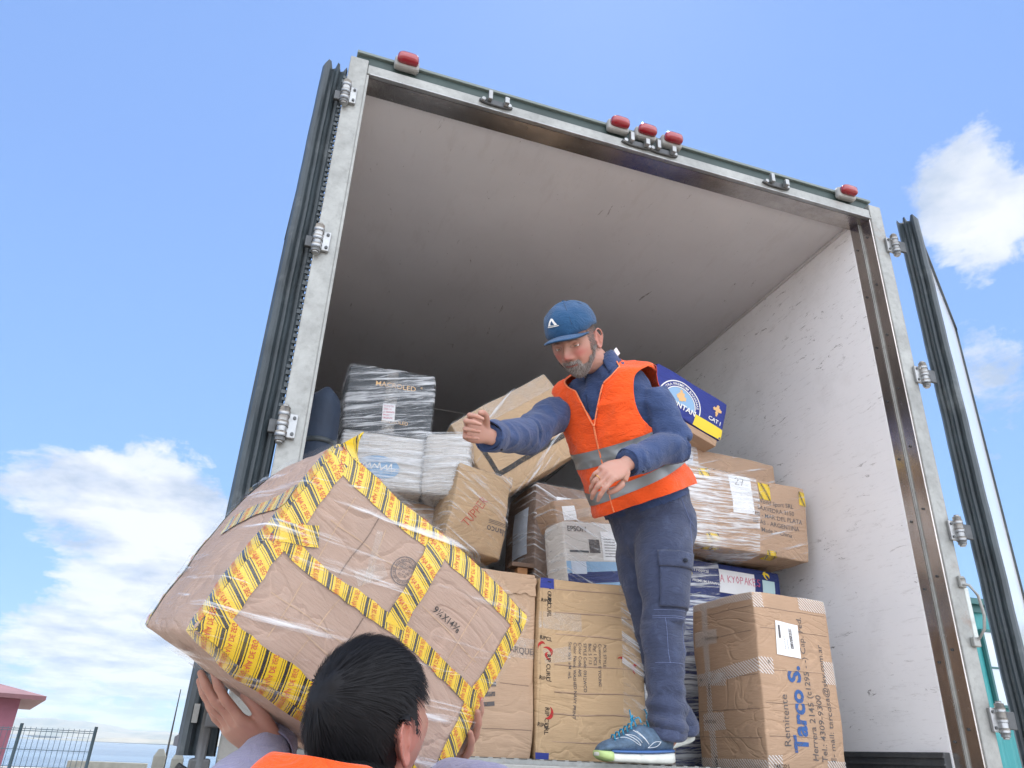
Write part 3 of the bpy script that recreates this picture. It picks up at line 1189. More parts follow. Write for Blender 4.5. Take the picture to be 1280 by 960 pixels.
    def text(self, s, face, a, b, size, rot=0.0, mat='ink_black', bold=0.0, spacing=1.0, off=.0016, align='LEFT', name='printed_text', clip=None):
        vs, fs = text_geo(s, size, bold, align, spacing)
        return self.ink(name, mat, face, [(vs, fs, a, b, rot)], off, clip)

    def seam(self, face, b=None, a=None, width=.003, r=None):
        A, B_ = self.dims(face)
        if b is not None:
            return self.patch('flap_seam', 'ink_grey', face, (.004, A - .004, b - width / 2, b + width / 2), off=.0007)
        return self.patch('flap_seam', 'ink_grey', face, (a - width / 2, a + width / 2, .004, B_ - .004), off=.0007)

    def film(self, mat, off=.006, region=None, faces=('front', 'left', 'right', 'top', 'bottom'), name='stretch_film'):
        """stretch film standing a few millimetres off the carton"""
        keep = self.amp, self.r
        bm = BM()
        for f in faces:
            if region and f in region:
                self._face(bm, f, 14, off, region[f])
            else:
                self._face(bm, f, 14, off)
        bmesh.ops.remove_doubles(bm, verts=bm.verts, dist=.0015)
        for v in bm.verts:
            v.co += noise.noise_vector(v.co * 30 + Vector((self.seed, 0, 0))) * .0025
        return obj(name, bm, M[mat], self.root, smooth=True, local=True)


def warn_tape(c, face, region, uvdir='a', off=.0020, rot=0.0, flip=False, text_rot=None):
    """one strip of the yellow warning tape with its red lettering, stripes at a slant"""
    t = c.patch('warning_tape', 'warning_tape', face, region, off, rot=rot, uvdir=uvdir, ragged=.002)
    a0, a1, b0, b1 = region
    ca, cb = (a0 + a1) / 2, (b0 + b1) / 2
    Lr = (a1 - a0) if uvdir == 'a' else (b1 - b0)
    wd = (b1 - b0) if uvdir == 'a' else (a1 - a0)
    geos = []
    u0 = a0 if uvdir == 'a' else b0
    v0 = b0 if uvdir == 'a' else a0
    k = math.floor((u0 + .45 * v0) / TAPE_P) - 1
    tl = math.hypot(wd, .45 * wd) * .96
    vs, fs = text_geo('FAJA DE SEGURIDAD', 1.0, .012, 'CENTER')
    x0 = min(v[0] for v in vs); x1 = max(v[0] for v in vs)
    sx = min(tl / (x1 - x0), .0100)
    nch = 'FAJA DE SEGURIDAD'
    if sx < .0095:
        vs, fs = text_geo('FAJA DE SEG', 1.0, .012, 'CENTER')
        x0 = min(v[0] for v in vs); x1 = max(v[0] for v in vs)
        sx = tl / (x1 - x0)
    sy = .0125
    while True:
        k += 1
        # centre line of the lettering lies at phase .55 across the middle of the strip
        vm = v0 + wd / 2
        u = (k + .54) * TAPE_P - .45 * vm
        if u > u0 + Lr - .006: break
        if u < u0 + .006: continue
        ang = math.atan2(1, -.45)       # direction of a stripe in (u, v)
        pts = []
        for x, y in vs:
            X, Y = x * sx, (y - .36) * sy
            du = X * math.cos(ang) + Y * math.sin(ang)
            dv = X * math.sin(ang) - Y * math.cos(ang)
            if flip: du, dv = -du, -dv
            pts.append((du, dv))
        if uvdir == 'a':
            pts = [(u + p[0] - ca, vm + p[1] - cb) for p in pts]
        else:
            pts = [(vm + p[1] - ca, u + p[0] - cb) for p in pts]
        geos.append((pts, fs, ca, cb, rot))
    if geos:
        o = c.ink('tape_lettering', 'ink_tape_red', face, geos, off + .0006)
        o.parent = t
    return t


# ---- the big carton being handed down
def _sq(p, q):
    # crushed, sagging rear-left end and a softened lower edge
    k = max(0, -q.x) * max(0, q.y + .4) * .5
    return Vector((-.018 * k * (1 - q.z ** 2), 0, .020 * k * (1 - q.x ** 2)))


held = Carton('big dented carton bound with yellow and black warning tape, lifted overhead', (.026, -.709, .057), (7.4, 27.4, 20.3), (.520, .371, .384), 'kraft_pink', amp=.011, bulge=.016, seed=3, r=.010, n=20, squash=_sq)
w_, d_, h_ = held.w, held.d, held.h
T = .042
warn_tape(held, 'front', (0, w_, h_ - T, h_), 'a')
warn_tape(held, 'front', (0, w_, 0, T), 'a', flip=False)
warn_tape(held, 'front', (0, T * .9, T * .6, h_ - T * .6), 'b', off=.0024)
warn_tape(held, 'front', (w_ - T * .9, w_, T * .6, h_ - T * .6), 'b', off=.0024)
warn_tape(held, 'front', (.0, w_, h_ * .50 - .014, h_ * .50 + .014), 'a', off=.0030)
warn_tape(held, 'front', (w_ * .475, w_ * .475 + .042, h_ * .50, h_ - .02), 'b', off=.0036, rot=.03)
warn_tape(held, 'top', (0, w_, 0, T), 'a')
warn_tape(held, 'bottom', (0, w_, d_ - T, d_), 'a')
warn_tape(held, 'left', (d_ - T, d_, 0, h_), 'b')
warn_tape(held, 'left', (0, .03, 0, h_), 'b')
warn_tape(held, 'left', (.12, d_ - .02, h_ * .56, h_ * .56 + .045), 'a', off=.003, rot=.28)
warn_tape(held, 'right', (0, T, 0, h_), 'b')
warn_tape(held, 'front', (.002, .075, h_ * .52, h_ * .52 + .036), 'a', off=.0046, rot=.6)
# loose ear of tape standing up at the top corner
bm = BM()
lay = bm.loops.layers.uv.verify()
base = [held.surf('front', .002, h_ - .004, .002), held.surf('front', .052, h_ - .006, .002)]
g = []
for i in range(7):
    t = i / 6
    l = base[0].lerp(base[1], t * .55) + Vector((-.010 * t, -.006 * math.sin(t * 3), .052 * t))
    r = base[1].lerp(base[0], t * .35) + Vector((-.016 * t, .008 * math.sin(t * 4), .036 * t))
    g.append((bm.verts.new(l), bm.verts.new(l.lerp(r, .5) + Vector((0, -.006 * t, 0))), bm.verts.new(r)))
for i in range(6):
    for k in range(2):
        f = bm.faces.new((g[i][k], g[i][k + 1], g[i + 1][k + 1], g[i + 1][k]))
        for lp, (u, v) in zip(f.loops, ((i, k), (i, k + 1), (i + 1, k + 1), (i + 1, k))):
            lp[lay].uv = (u * .011, v * .023)
tl_ = obj('loose_tape_end', bm, M['warning_tape'], held.root, smooth=True, local=True)
# round stamp
vs, fs = [], []


def ring2(cx, cy, r0, r1, n=40):
    b = len(vs)
    for k in range(n):
        t = 2 * PI * k / n
        vs.append((cx + r0 * math.cos(t), cy + r0 * math.sin(t)))
        vs.append((cx + r1 * math.cos(t), cy + r1 * math.sin(t)))
    for k in range(n):
        j = (k + 1) % n
        fs.append((b + 2 * k, b + 2 * k + 1, b + 2 * j + 1, b + 2 * j))


ring2(0, 0, .0245, .0262)
ring2(0, 0, .0170, .0180)
geos = [(list(vs), list(fs), w_ * .445, h_ * .735, 0)]
tv, tf = text_geo('BOX MAKERS CERTIFICATE  EDGE CRUSH TEST  ', 1.0, .01)
L_ = max(v[0] for v in tv) * 1.02
pts = []
for x, y in tv:
    th = PI - x / L_ * 2 * PI
    rr = .0188 + y * .0055
    pts.append((rr * math.cos(th), rr * math.sin(th)))
geos.append((pts, tf, w_ * .445, h_ * .735, 0))
for i, s in enumerate(('SIZE LIMIT', 'GROSS WT', 'LT 65 LBS', 'ECT 32')):
    a, b = text_geo(s, .0058, .01, 'CENTER')
    geos.append((a, b, w_ * .445, h_ * .735 + .009 - i * .0065, 0))
held.ink('round_stamp', 'ink_grey', 'front', geos)
held.text('9¼X14⅜', 'front', w_ * .615, h_ * .665, .018, rot=.0, bold=.008)
for (r, rt) in (((.15, .21, h_ * .60, h_ * .67), .9), ((.16, .175, h_ * .58, h_ * .82), .3)):
    held.patch('clear_tape', 'clear_tape', 'front', r, .0018, rot=rt)
for (a_, b0_, b1_, rt_, mt_) in ((.085, .52, .86, .10, 'kraft_pale'), (.135, .55, .88, -.06, 'kraft_brown'), (.170, .56, .84, .14, 'kraft_pale'), (.095, .14, .42, .03, 'kraft_pale'), (.155, .12, .46, -.05, 'kraft_pale'), (.215, .13, .45, .04, 'kraft_brown'), (.275, .14, .46, .0, 'kraft_pale'), (.36, .14, .42, .05, 'kraft_pale'), (.40, .55, .84, .05, 'kraft_pale'), (.45, .56, .80, -.1, 'kraft_pale')):
    held.patch('crease', mt_, 'front', (a_, a_ + .0022, h_ * b0_, h_ * b1_), .0007, rot=rt_)
for (b_, a0_, a1_, rt_) in ((.30, .06, .30, .02), (.22, .10, .44, -.03), (.72, .07, .22, .05), (.64, .30, .46, -.04)):
    held.patch('crease', 'kraft_pale', 'front', (a0_, a1_, h_ * b_, h_ * b_ + .0022), .0007, rot=rt_)
held.film('film_sparse', .009)  # plastic glare on the carton, painted as sparse white streaks in the film


def floor_box_lines(c, faces=('front', 'left', 'right'), n=5, seed=0):
    """score lines pressed into the board"""
    rg = random.Random(seed)
    for f in faces:
        A, B_ = c.dims(f)
        for k in range(n):
            b = B_ * (k + .7 + rg.uniform(-.2, .2)) / n
            if b > B_ - .02: continue
            a0 = rg.uniform(0, .05) * A
            a1 = A * rg.uniform(.9, 1)
            c.patch('score_line', 'kraft_pale', f, (a0, a1, b, b + .0028), .0008, rot=rg.uniform(-.01, .01))
            c.patch('score_line', 'kraft_brown', f, (a0, a1, b - .0022, b - .0006), .0005, rot=rg.uniform(-.01, .01))


# ---- the sender's carton by the right-hand wall
tc = Carton('tall brown carton with large blue sender lettering, nearest the right wall', (1.859, .400, .003), (0, 0, 5.8), (.360, .373, .597), 'kraft_board', amp=.006, bulge=.008, seed=5, r=.006)
floor_box_lines(tc, n=5, seed=2)
# lettering runs up the right-hand (front) face
Wd, Hh = tc.w, tc.h
V = PI / 2
tc.text('Remitente', 'front', .105, .07, .042, V, 'ink_grey')
tc.text('Tarco S.', 'front', .180, .055, .086, V, 'ink_blue', bold=.035)
tc.text('Herrera 2145 (c1295 - -) Cap. Fed.', 'front', .222, .03, .0345, V, 'ink_grey', bold=.004)
tc.text('Tel.: 4309-9300', 'front', .262, .03, .0345, V, 'ink_grey', bold=.004)
tc.text('E- mail: tarcosa@sky.com.ar', 'front', .305, .03, .0345, V, 'ink_grey', bold=.004)
p = tc.patch('delivery_label', 'paper', 'front', (.085, .197, .375, .492), .0022, rot=-.06)
geos = []
rg = random.Random(4)
x = 0
while x < .066:
    wb = rg.uniform(.0008, .0026)
    geos.append(([(x, 0), (x + wb, 0), (x + wb, .016), (x, .016)], [(0, 1, 2, 3)], .165, .405, V))
    x += wb + rg.uniform(.0008, .0022)
a, b = text_geo('DIVISI', .017, .01); geos.append((a, b, .162, .405, V))
a, b = text_geo('DESTINO', .009, .0); geos.append((a, b, .14, .40, V))
a, b = text_geo('ENVIO 27/4', .009, .0); geos.append((a, b, .126, .40, V))
geos.append(([(0, 0), (.045, 0), (.045, .010), (0, .010)], [(0, 1, 2, 3)], .108, .435, V))
tc.ink('label_print', 'ink_grey', 'front', geos, .0028)
for reg, rt in (((.070, .105, .0, Hh), .0), ((.02, .155, .43, .485), .02), ((.0, .20, .28, .325), -.03), ((.09, .373, .30, .345), .12), ((.04, .17, .125, .185), .03), ((.0, .373, .0, .03), 0), ((.0, .373, Hh - .03, Hh), 0)):
    tc.patch('packing_tape', 'hatched_tape', 'left', (tc.d - reg[1], tc.d - reg[0], reg[2], reg[3]) if False else reg, .0018 + reg[1] * .004, rot=rt)
for reg, rt in (((.0, .06, .31, .365), .0), ((.0, .06, .0, .045), 0), ((.22, .36, Hh - .05, Hh), 0), ((.0, .045, Hh - .06, Hh), 0), ((.30, .36, .29, .37), .0), ((.26, .36, .0, .035), 0)):
    tc.patch('packing_tape', 'hatched_tape', 'front', reg, .0018 + reg[1] * .002, rot=rt)
for s, a, b, sz, rt in (('TARCO S.A', .085, .445, .016, 0), ('TARCO S.A.', .05, .150, .014, 0), ('TARCO', .092, .04, .018, -V + .02), ('TARCO', .088, .29, .014, -V), ('TA', .03, .30, .014, 0)):
    tc.text(s, 'left', a, b, sz, rt, 'ink_black', bold=.01, off=.0042)
tc.text('TARCO S', 'front', .02, .006, .016, 0, 'ink_black', bold=.01, off=.003)
tc.text('TI', 'front', .035, .345, .013, 0, 'ink_black', bold=.01, off=.003)
tc.patch('flap_seam', 'ink_grey', 'left', (.0860, .0875, .02, Hh - .02), .0007)

# ---- surf clothing carton behind the worker's feet
rp = Carton('brown carton with red and black printed tape down its left edge, behind the shoes', (1.100, .62, .002), (0, 0, -3), (.400, .400, .587), 'kraft_tan', amp=.007, bulge=.009, seed=8)
rp.root.location = (1.112, .52, .002)
floor_box_lines(rp, ('front',), n=7, seed=9)
rp.patch('sealing_tape', 'kraft_tan', 'front', (.010, .058, .0, rp.h), .0015)
geo_b, geo_r = [], []
for k, b in enumerate((.045, .215, .42, .56)):
    a_, f_ = text_geo('RIP CURL', .020, .02)
    geo_b.append((a_, f_, .030, min(b + .115, rp.h - .01), -V))
for b in (.10, .245, .375, .505):
    a_, f_ = text_geo('RIPCL', .017, .02)
    geo_b.append((a_, f_, .004, b, -.1))
rp.ink('sealing_tape_print', 'ink_black', 'front', geo_b, .0024)


def swirl(r):
    vs, fs = [], []
    n = 14
    for k in range(n + 1):
        t = -.6 + 2.9 * k / n
        wd = r * .34 * math.sin(PI * k / n) + r * .02
        c_, s_ = math.cos(t), math.sin(t)
        vs += [((r + wd) * c_, (r + wd * .3) * s_), ((r - wd) * c_, (r - wd) * s_)]
    for k in range(n): fs.append((2 * k, 2 * k + 1, 2 * k + 3, 2 * k + 2))
    return vs, fs


for (a, b, r, rt) in ((.030, .335, .017, 0), (.040, .325, .013, 2.6), (.036, .145, .019, -1.2), (.014, .350, .014, 1.3), (.305, .325, .013, .5), (.370, .300, .018, 1.9)):
    v2, f2 = swirl(r)
    geo_r.append((v2, f2, a, b, rt))
for g_ in geo_r: rp.ink('swirl_logo', 'ink_red', 'front', [g_], .0026)
for reg in ((.0, .055, rp.h - .035, rp.h), (.0, .05, .0, .022)):
    rp.patch('blue_tape', 'blue_board', 'front', reg, .0028)
rp.patch('clear_tape', 'clear_tape', 'front', (.0, .16, rp.h * .70, rp.h * .80), .002)
rp.patch('clear_tape', 'clear_tape', 'front', (.02, .12, rp.h * .52, rp.h * .60), .002, rot=.2)
for i, s in enumerate(('PCS: STYLE', 'Customer: E YOUNG', 'Qty: 1 PCS', 'Box: 5 / 13', 'STYLE Code: 0912WCO', 'Color Code: APS', 'Color Name: WASHED NAVY PRINT', 'Size: xs/s  s/M  m/L')):
    rp.text(s, 'front', .238 - i * .0185, .375 + (.0 if i else 0), .0155, -V, 'ink_grey', bold=.01, off=.002)
rp.film('film_loose', .006, {'front': (.31, .40, .05, rp.h)}, ('front', 'right'))

# ---- pale carton to its left
pl = Carton('plain pale brown carton between the raised taped carton and the red-printed one', (.735, .55, .0), (0, 0, -2), (.340, .400, .602), 'kraft_pale', amp=.008, bulge=.008, seed=11)
floor_box_lines(pl, ('front',), n=5, seed=5)
pl.patch('clear_tape', 'clear_tape', 'front', (.12, .34, .31, .375), .0018)
pl.text('K MARQUEZ', 'front', .195, .325, .028, 0, 'ink_grey', off=.0026)
for k in range(3):
    pl.patch('printed_bar', 'ink_grey', 'front', (.10, .205, .15 + k * .028, .163 + k * .028), .0016, rot=.12)
pl.patch('torn_flap', 'kraft_pale', 'front', (.0, .335, pl.h - .075, pl.h - .012), .006, rot=-.01, ragged=.006)

# ---- filler cartons deep inside, mostly hidden, that carry the upper ones
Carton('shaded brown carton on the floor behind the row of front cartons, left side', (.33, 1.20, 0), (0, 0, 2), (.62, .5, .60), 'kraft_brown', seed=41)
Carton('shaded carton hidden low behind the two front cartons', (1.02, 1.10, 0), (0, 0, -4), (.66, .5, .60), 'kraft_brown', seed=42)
# dark wrapped carton under the blue one
lowr = Carton('film-wrapped dark carton with a white label at floor level behind the worker\'s heels', (1.80, .98, .002), (0, 0, 1), (.80, .44, .685), 'navy_board', seed=43)
lowr.patch('white_label', 'paper', 'front', (.10, .20, .24, .42), .002)
for k in range(9):
    lowr.patch('label_line', 'ink_grey', 'front', (.11, .19, .26 + k * .016, .263 + k * .016), .0026)
lowr.patch('warning_tape', 'warning_tape', 'front', (.08, .17, .46, .50), .003, rot=.1)
lowr.patch('kraft_patch', 'kraft_board', 'front', (.0, .26, .0, .20), .002)
lowr.film('film_flat', .008)

# ---- upper left stack
lwb = Carton('film-wrapped brown carton lying under the two white wrapped ones', (.60, 1.12, .60), (0, 2, -5), (.58, .42, .375), 'kraft_board', seed=12, amp=.008)
lwb.root.location = (.54, 1.10, .604)
lwb.patch('dark_print', 'ink_grey', 'front', (.42, .56, .20, .33), .0018)
lwb.film('film_mid', .012)
wb = Carton('white wrapped carton with a blue oval logo, under the charcoal carton', (.370, .950, .992), (0, .1, -5), (.358, .300, .238), 'white_board', seed=13, amp=.005)
v2, f2 = [], []
n = 40
for k in range(n):
    t = 2 * PI * k / n
    v2 += [(.088 * math.cos(t), .048 * math.sin(t))]
f2 = [tuple(range(n))]
v2.append((0, 0))
f2 = [(k, (k + 1) % n, n) for k in range(n)]
wb.ink('oval_logo', 'ink_pale_blue', 'front', [(v2, f2, .165, .085, -.05)], .002)
a_, f_ = strokes_geo([[(-.07, -.01), (-.06, .015), (-.05, -.01), (-.04, .012), (-.03, -.012), (-.02, .01), (-.005, -.005), (.0, .02), (.01, -.012), (.03, .012), (.035, -.01), (.05, .02), (.055, -.012), (.07, .0)]], .005)
wb.ink('logo_script', 'ink_white', 'front', [(a_, f_, .165, .085, -.05)], .003)
wb.film('film_flat', .009)
wc = Carton('narrow white film-wrapped carton at the right of the blue oval logo carton', (.655, .860, .985), (0, 1, -20), (.185, .26, .268), 'white_board', seed=14, amp=.006)
wc.film('film_flat', .010)
mc = Carton('charcoal carton with pale gold lettering on top of the left stack', (.363, .950, 1.236), (0, -1.6, -.6), (.381, .300, .303), 'charcoal_board', seed=15, amp=.003, bulge=.005)
mc.text('MACROLED', 'front', .118, .215, .034, 0, 'ink_gold', bold=.004)
mc.text('®', 'front', .318, .232, .014, 0, 'ink_gold')
mc.text('MACROLED', 'front', .16, .045, .022, 0, 'ink_gold', bold=.0)
mc.patch('clear_tape', 'clear_tape', 'front', (.165, .218, .0, mc.h), .002, rot=.0)
mc.patch('address_label', 'paper', 'front', (.160, .215, .055, .135), .003, rot=.03)
for k in range(5):
    mc.text(('JUGUETES', 'CAJA 14', 'R. GRANDE', 'ENVIO', 'URGENTE')[k], 'front', .164, .12 - k * .014, .0095, .03, 'ink_pink', off=.0045, bold=.01)
mc.film('film_steep', .008)

tp = Carton('crumpled brown carton with handwritten red lettering, right of the white wrapped cartons', (.735, .80, .745), (0, 5.0, 8), (.250, .22, .350), 'kraft_tan', seed=16, amp=.012, bulge=.015)
lt = {'T': [[(0, 1), (.6, 1)], [(.3, 1), (.28, 0)]], 'U': [[(0, 1), (.05, .15), (.25, 0), (.45, .2), (.5, 1)]], 'P': [[(0, 0), (.05, 1), (.45, .9), (.42, .55), (.04, .48)]],
      'E': [[(.5, 1), (0, 1), (0, 0), (.5, .02)], [(0, .5), (.4, .52)]], 'R': [[(0, 0), (.03, 1), (.45, .85), (.4, .55), (.03, .5), (.5, 0)]], 'A': [[(0, 0), (.3, 1), (.55, 0)], [(.12, .4), (.45, .4)]],
      'K': [[(0, 0), (0, 1)], [(.5, 1), (0, .45), (.5, 0)]], 'Y': [[(0, 1), (.25, .5), (.5, 1)], [(.25, .5), (.2, 0)]], 'O': [[(.25, 1), (0, .5), (.25, 0), (.5, .5), (.25, 1)]], 'S': [[(.5, .9), (.15, 1), (.05, .7), (.45, .4), (.35, 0), (0, .1)]],
      '2': [[(0, .8), (.25, 1), (.5, .75), (0, 0), (.55, .02)]], '7': [[(0, 1), (.55, .98), (.2, 0)], [(.1, .5), (.5, .55)]], '-': [[(0, .5), (.3, .5)]]}


def hand(s, size, width, jit=.03, seed=1):
    rg = random.Random(seed)
    ls, x = [], 0
    for ch in s:
        if ch == ' ':
            x += .5
            continue
        for ln in lt[ch]:
            ls.append([((x + px + rg.uniform(-jit, jit)) * size, (py + rg.uniform(-jit, jit)) * size) for px, py in ln])
        x += .72
    return strokes_geo(ls, width)


a_, f_ = hand('TUPPER', .036, .0032)
tp.ink('handwriting', 'ink_tape_red', 'front', [(a_, f_, .085, .085, 1.1)], .002)
tp.text('Blanco', 'front', .262, .115, .036, PI, 'ink_grey', bold=.006)
for k in range(3):
    tp.patch('printed_line', 'ink_grey', 'front', (.17, .25, .125 + k * .006, .127 + k * .006), .0016)
tp.film('film_loose', .010)

# ---- long kraft carton lying askew on top
kb = Carton('tan carton with black framing lines, tipped up behind the worker\'s outstretched arm', (1.062, .850, 1.149), (-1.1, -38, -.3), (.560, .150, .398), 'kraft_tan', seed=17, amp=.007, bulge=.008)
kb.root.location = Vector((1.062, .85, 1.149)) + Vector((math.cos(R_(38)) * .045, 0, math.sin(R_(38)) * .045))
KW, KH = kb.w, kb.h
for reg in ((.05, KW, .245, .268), (.05, KW, .085, .108), (.05, .072, .085, .268)):
    kb.patch('black_line', 'ink_black', 'front', reg, .002)
for i in range(5):
    kb.text(('CONTENIDO', 'CANTIDAD', 'COLOR', 'TALLE', 'PESO NETO')[i], 'front', .03, .055 - i * .010, .0085, 0, 'ink_grey')
kb.patch('crushed_edge', 'kraft_brown', 'top', (.12, KW, .08, .15), .003, ragged=.01)
kb.patch('clear_tape', 'clear_tape', 'front', (.0, KW, KH - .08, KH), .002)
kb.film('film_sparse', .007)

# ---- brown wrapped carton and the printer carton in the middle
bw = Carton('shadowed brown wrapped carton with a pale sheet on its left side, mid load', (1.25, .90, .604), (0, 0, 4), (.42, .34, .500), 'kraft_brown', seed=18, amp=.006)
bw.root.location = (1.235, .95, .604)
bw.patch('paper_sheet', 'paper_blue', 'left', (.13, .28, .19, .40), .003)
bw.patch('white_label', 'paper', 'front', (.10, .20, .37, .45), .003)
for k in range(4): bw.patch('label_line', 'ink_grey', 'front', (.115, .185, .385 + k * .014, .388 + k * .014), .0036)
bw.film('film_loose', .008)
sm = Carton('small brown carton with a strip of clear tape above the printer carton', (1.20, .70, .86), (0, -12, 8), (.26, .2, .12), 'kraft_board', seed=19)
sm.root.location = (1.20, .74, .895)
sm.patch('white_label', 'paper', 'front', (.03, .09, .03, .09), .002)
sm.patch('clear_tape', 'clear_tape', 'front', (.0, .26, .04, .075), .002, rot=.1)
sm.film('film_loose', .006)
ep = Carton('white and blue printer carton under stretch film beside the worker\'s thigh', (1.235, .60, .610), (0, -7, 8), (.305, .16, .275), 'white_board', seed=20, amp=.003, bulge=.003)
ep.root.location = (1.235, .62, .612)
ep.patch('blue_print', 'ink_pale_blue', 'front', (.0, .305, .0, .115), .0014)
ep.patch('blue_print', 'navy_board', 'front', (.0, .305, .03, .075), .0017, rot=.05)
ep.text('EPSON', 'front', .018, .235, .030, 0, 'ink_grey', bold=.02)
ep.patch('printed_printer', 'ink_grey', 'front', (.115, .165, .150, .205), .0016)
ep.patch('printed_bar', 'charcoal_board', 'front', (.02, .11, .150, .158), .0017)
ep.patch('paper_note', 'paper', 'front', (.175, .25, .12, .24), .0022)
ep.patch('paper_note', 'paper_blue', 'front', (.02, .09, .065, .115), .0024)
for k in range(7): ep.patch('label_line', 'ink_grey', 'front', (.185, .24, .135 + k * .012, .138 + k * .012), .003)
ep.film('film_loose', .005)
# wooden leg end
bm = BM()
box(bm, (-.022, -.022, 0), (.022, .022, .115), bev=.003)
wl = thing('wooden_stool', 'little wooden stool leg and rail standing between the cartons', 'stool', (.985, .78, .604))
pbr('pine_wood', (.42, .20, .08), .6, build=speck((.42, .20, .08), .2, 12))
obj('leg', bm, M['pine_wood'], wl, local=True)
bm = BM()
box(bm, (-.05, -.03, .1165), (.05, .03, .135), bev=.003)
obj('rail', bm, M['kraft_brown'], wl, local=True)

# ---- right-hand stack
b15 = Carton('dark blue fruit carton with a white handwritten note, under the large film-wrapped carton', (1.974, .750, .700), (0, 1.6, -.7), (.568, .300, .150), 'navy_board', seed=21, amp=.003)
b15.root.location = (1.974, .93, .690)
b15.root.scale = (1.05, 1, 1.05)
b15.patch('white_note', 'paper', 'front', (.250, .430, .025, .125), .002, rot=-.02)
a_, f_ = hand('A KYOPAKES', .030, .0028, .04, 3)
b15.ink('handwriting', 'ink_pink', 'front', [(a_, f_, .254, .072, 0)], .003)
b15.patch('mint_note', 'paper_mint', 'front', (.470, .535, .015, .105), .002)
for (a, b) in ((.10, .08), (.49, .120), (.06, .03)):
    v2, f2 = swirl(.018)
    b15.ink('fruit_print', 'ink_yellow', 'front', [(v2, f2, a, b, .4)], .002)
    b15.ink('fruit_print', 'ink_yellow', 'front', [(v2, f2, a + .01, b + .008, 2.4)], .0026)
b15.text('Tropical', 'front', .125, .10, .022, 0, 'ink_white')
b15.text('PREMIUM BANANAS', 'front', .12, .055, .016, 0, 'ink_white', bold=.01)
b15.film('film_mid', .006, {'front': (0, .25, 0, .15)}, ('front', 'left'))

w14 = Carton('large brown carton half wrapped in film, with printed address and a note reading 27', (2.014, .750, .890), (1.6, 1.8, .9), (.634, .300, .352), 'kraft_board', seed=22, amp=.008, bulge=.010)
w14.root.location = (2.014, .765, .878)
for i, s in enumerate(('World Sport SRL', 'SAAVEDRA 3150', '7600 - MAR DEL PLATA', 'BS AS - ARGENTINA', 'Made in China')):
    w14.text(s, 'front', .455, .235 - i * .034, .029, 0, 'ink_grey', align='CENTER', bold=.004)
w14.patch('white_note', 'paper', 'front', (.215, .330, .165, .345), .002, rot=.04)
a_, f_ = hand('27', .034, .0028, .01, 5)
w14.ink('handwriting', 'ink_black', 'front', [(a_, f_, .245, .300, -.05)], .003)
for reg, f, rt in (((.37, .43, .255, .34), 'front', 0), ((.595, .634, .26, .33), 'front', 0), ((.09, .15, .02, .06), 'front', .3), ((.40, .45, .0, .02), 'front', 0), ((.05, .11, .30, .345), 'front', .2)):
    w14.patch('warning_tape', 'warning_tape', f, reg, .0022, rot=rt)
w14.patch('warning_tape', 'warning_tape', 'bottom', (.40, .46, .24, .30), .0022)
w14.patch('warning_tape', 'warning_tape', 'bottom', (.09, .16, .24, .30), .0022)
w14.seam('bottom', b=.15)
w14.film('film_flat', .007, {'front': (0, .36, 0, .352), 'bottom': (0, .36, 0, .3), 'top': (0, .36, 0, .3)}, ('front', 'left', 'bottom', 'top'))
w14.film('film_sparse', .004, {'front': (.36, .634, 0, .352)}, ('front',))

t13 = Carton('plain brown carton with a faint film sheen, lying on the large wrapped carton', (2.031, .920, 1.232), (0, 1.6, 1.8), (.560, .300, .165), 'kraft_board', seed=23, amp=.005)
t13.patch('label_block', 'paper_blue', 'front', (.02, .075, .05, .14), .002)
for k in range(6): t13.patch('label_line', 'ink_grey', 'front', (.025, .07, .06 + k * .012, .064 + k * .012), .003)
t13.film('film_sparse', .005)
t13.film('film_flat', .008, {'front': (0, .10, 0, .165)}, ('front', 'left'), name='stretch_film')

bn = Carton('tilted blue and yellow banana carton on top of the right stack', (1.734, .750, 1.477), (.6, 18.4, 5.3), (.430, .300, .216), 'blue_board', seed=24, amp=.003, bulge=.004)
bn.root.location = (1.725, .80, 1.490)
BW = bn.w
v2, f2 = [], []
n = 24
for k in range(n + 1):
    t = PI * k / n
    v2 += [(.118 * math.cos(t), .118 * math.sin(t)), (.124 * math.cos(t), .124 * math.sin(t))]
for k in range(n): f2.append((2 * k, 2 * k + 2, 2 * k + 3, 2 * k + 1))
v3, f3 = [], []
for k in range(n + 1):
    t = PI * k / n
    v3 += [(.088 * math.cos(t), .088 * math.sin(t)), (.093 * math.cos(t), .093 * math.sin(t))]
for k in range(n): f3.append((2 * k, 2 * k + 2, 2 * k + 3, 2 * k + 1))
bn.ink('arch_print', 'ink_white', 'front', [(v2, f2, .165, .06, 0), (v3, f3, .165, .06, 0)], .002)
v4 = [(.087 * math.cos(PI * k / n), .087 * math.sin(PI * k / n)) for k in range(n + 1)] + [(0, 0)]
bn.ink('arch_fill', 'ink_pale_blue', 'front', [(v4, [(k, k + 1, n + 1) for k in range(n)], .165, .06, 0)], .0016)
tv, tf = text_geo('EXTRA PREMIUM BANANAS', 1.0, .01)
L_ = max(v[0] for v in tv)
pts = []
for x, y in tv:
    th = PI * .92 - x / L_ * PI * .84
    rr = .098 + y * .019
    pts.append((rr * math.cos(th), rr * math.sin(th)))
bn.ink('arch_lettering', 'ink_white', 'front', [(pts, tf, .165, .06, 0)], .0022)
bn.text('BIMONTAN', 'front', .055, .040, .040, 0, 'ink_white', bold=.02, off=.003)
bn.patch('yellow_corner', 'ink_yellow', 'front', (.265, BW, .0, .058), .002)
v5, f5 = [], []
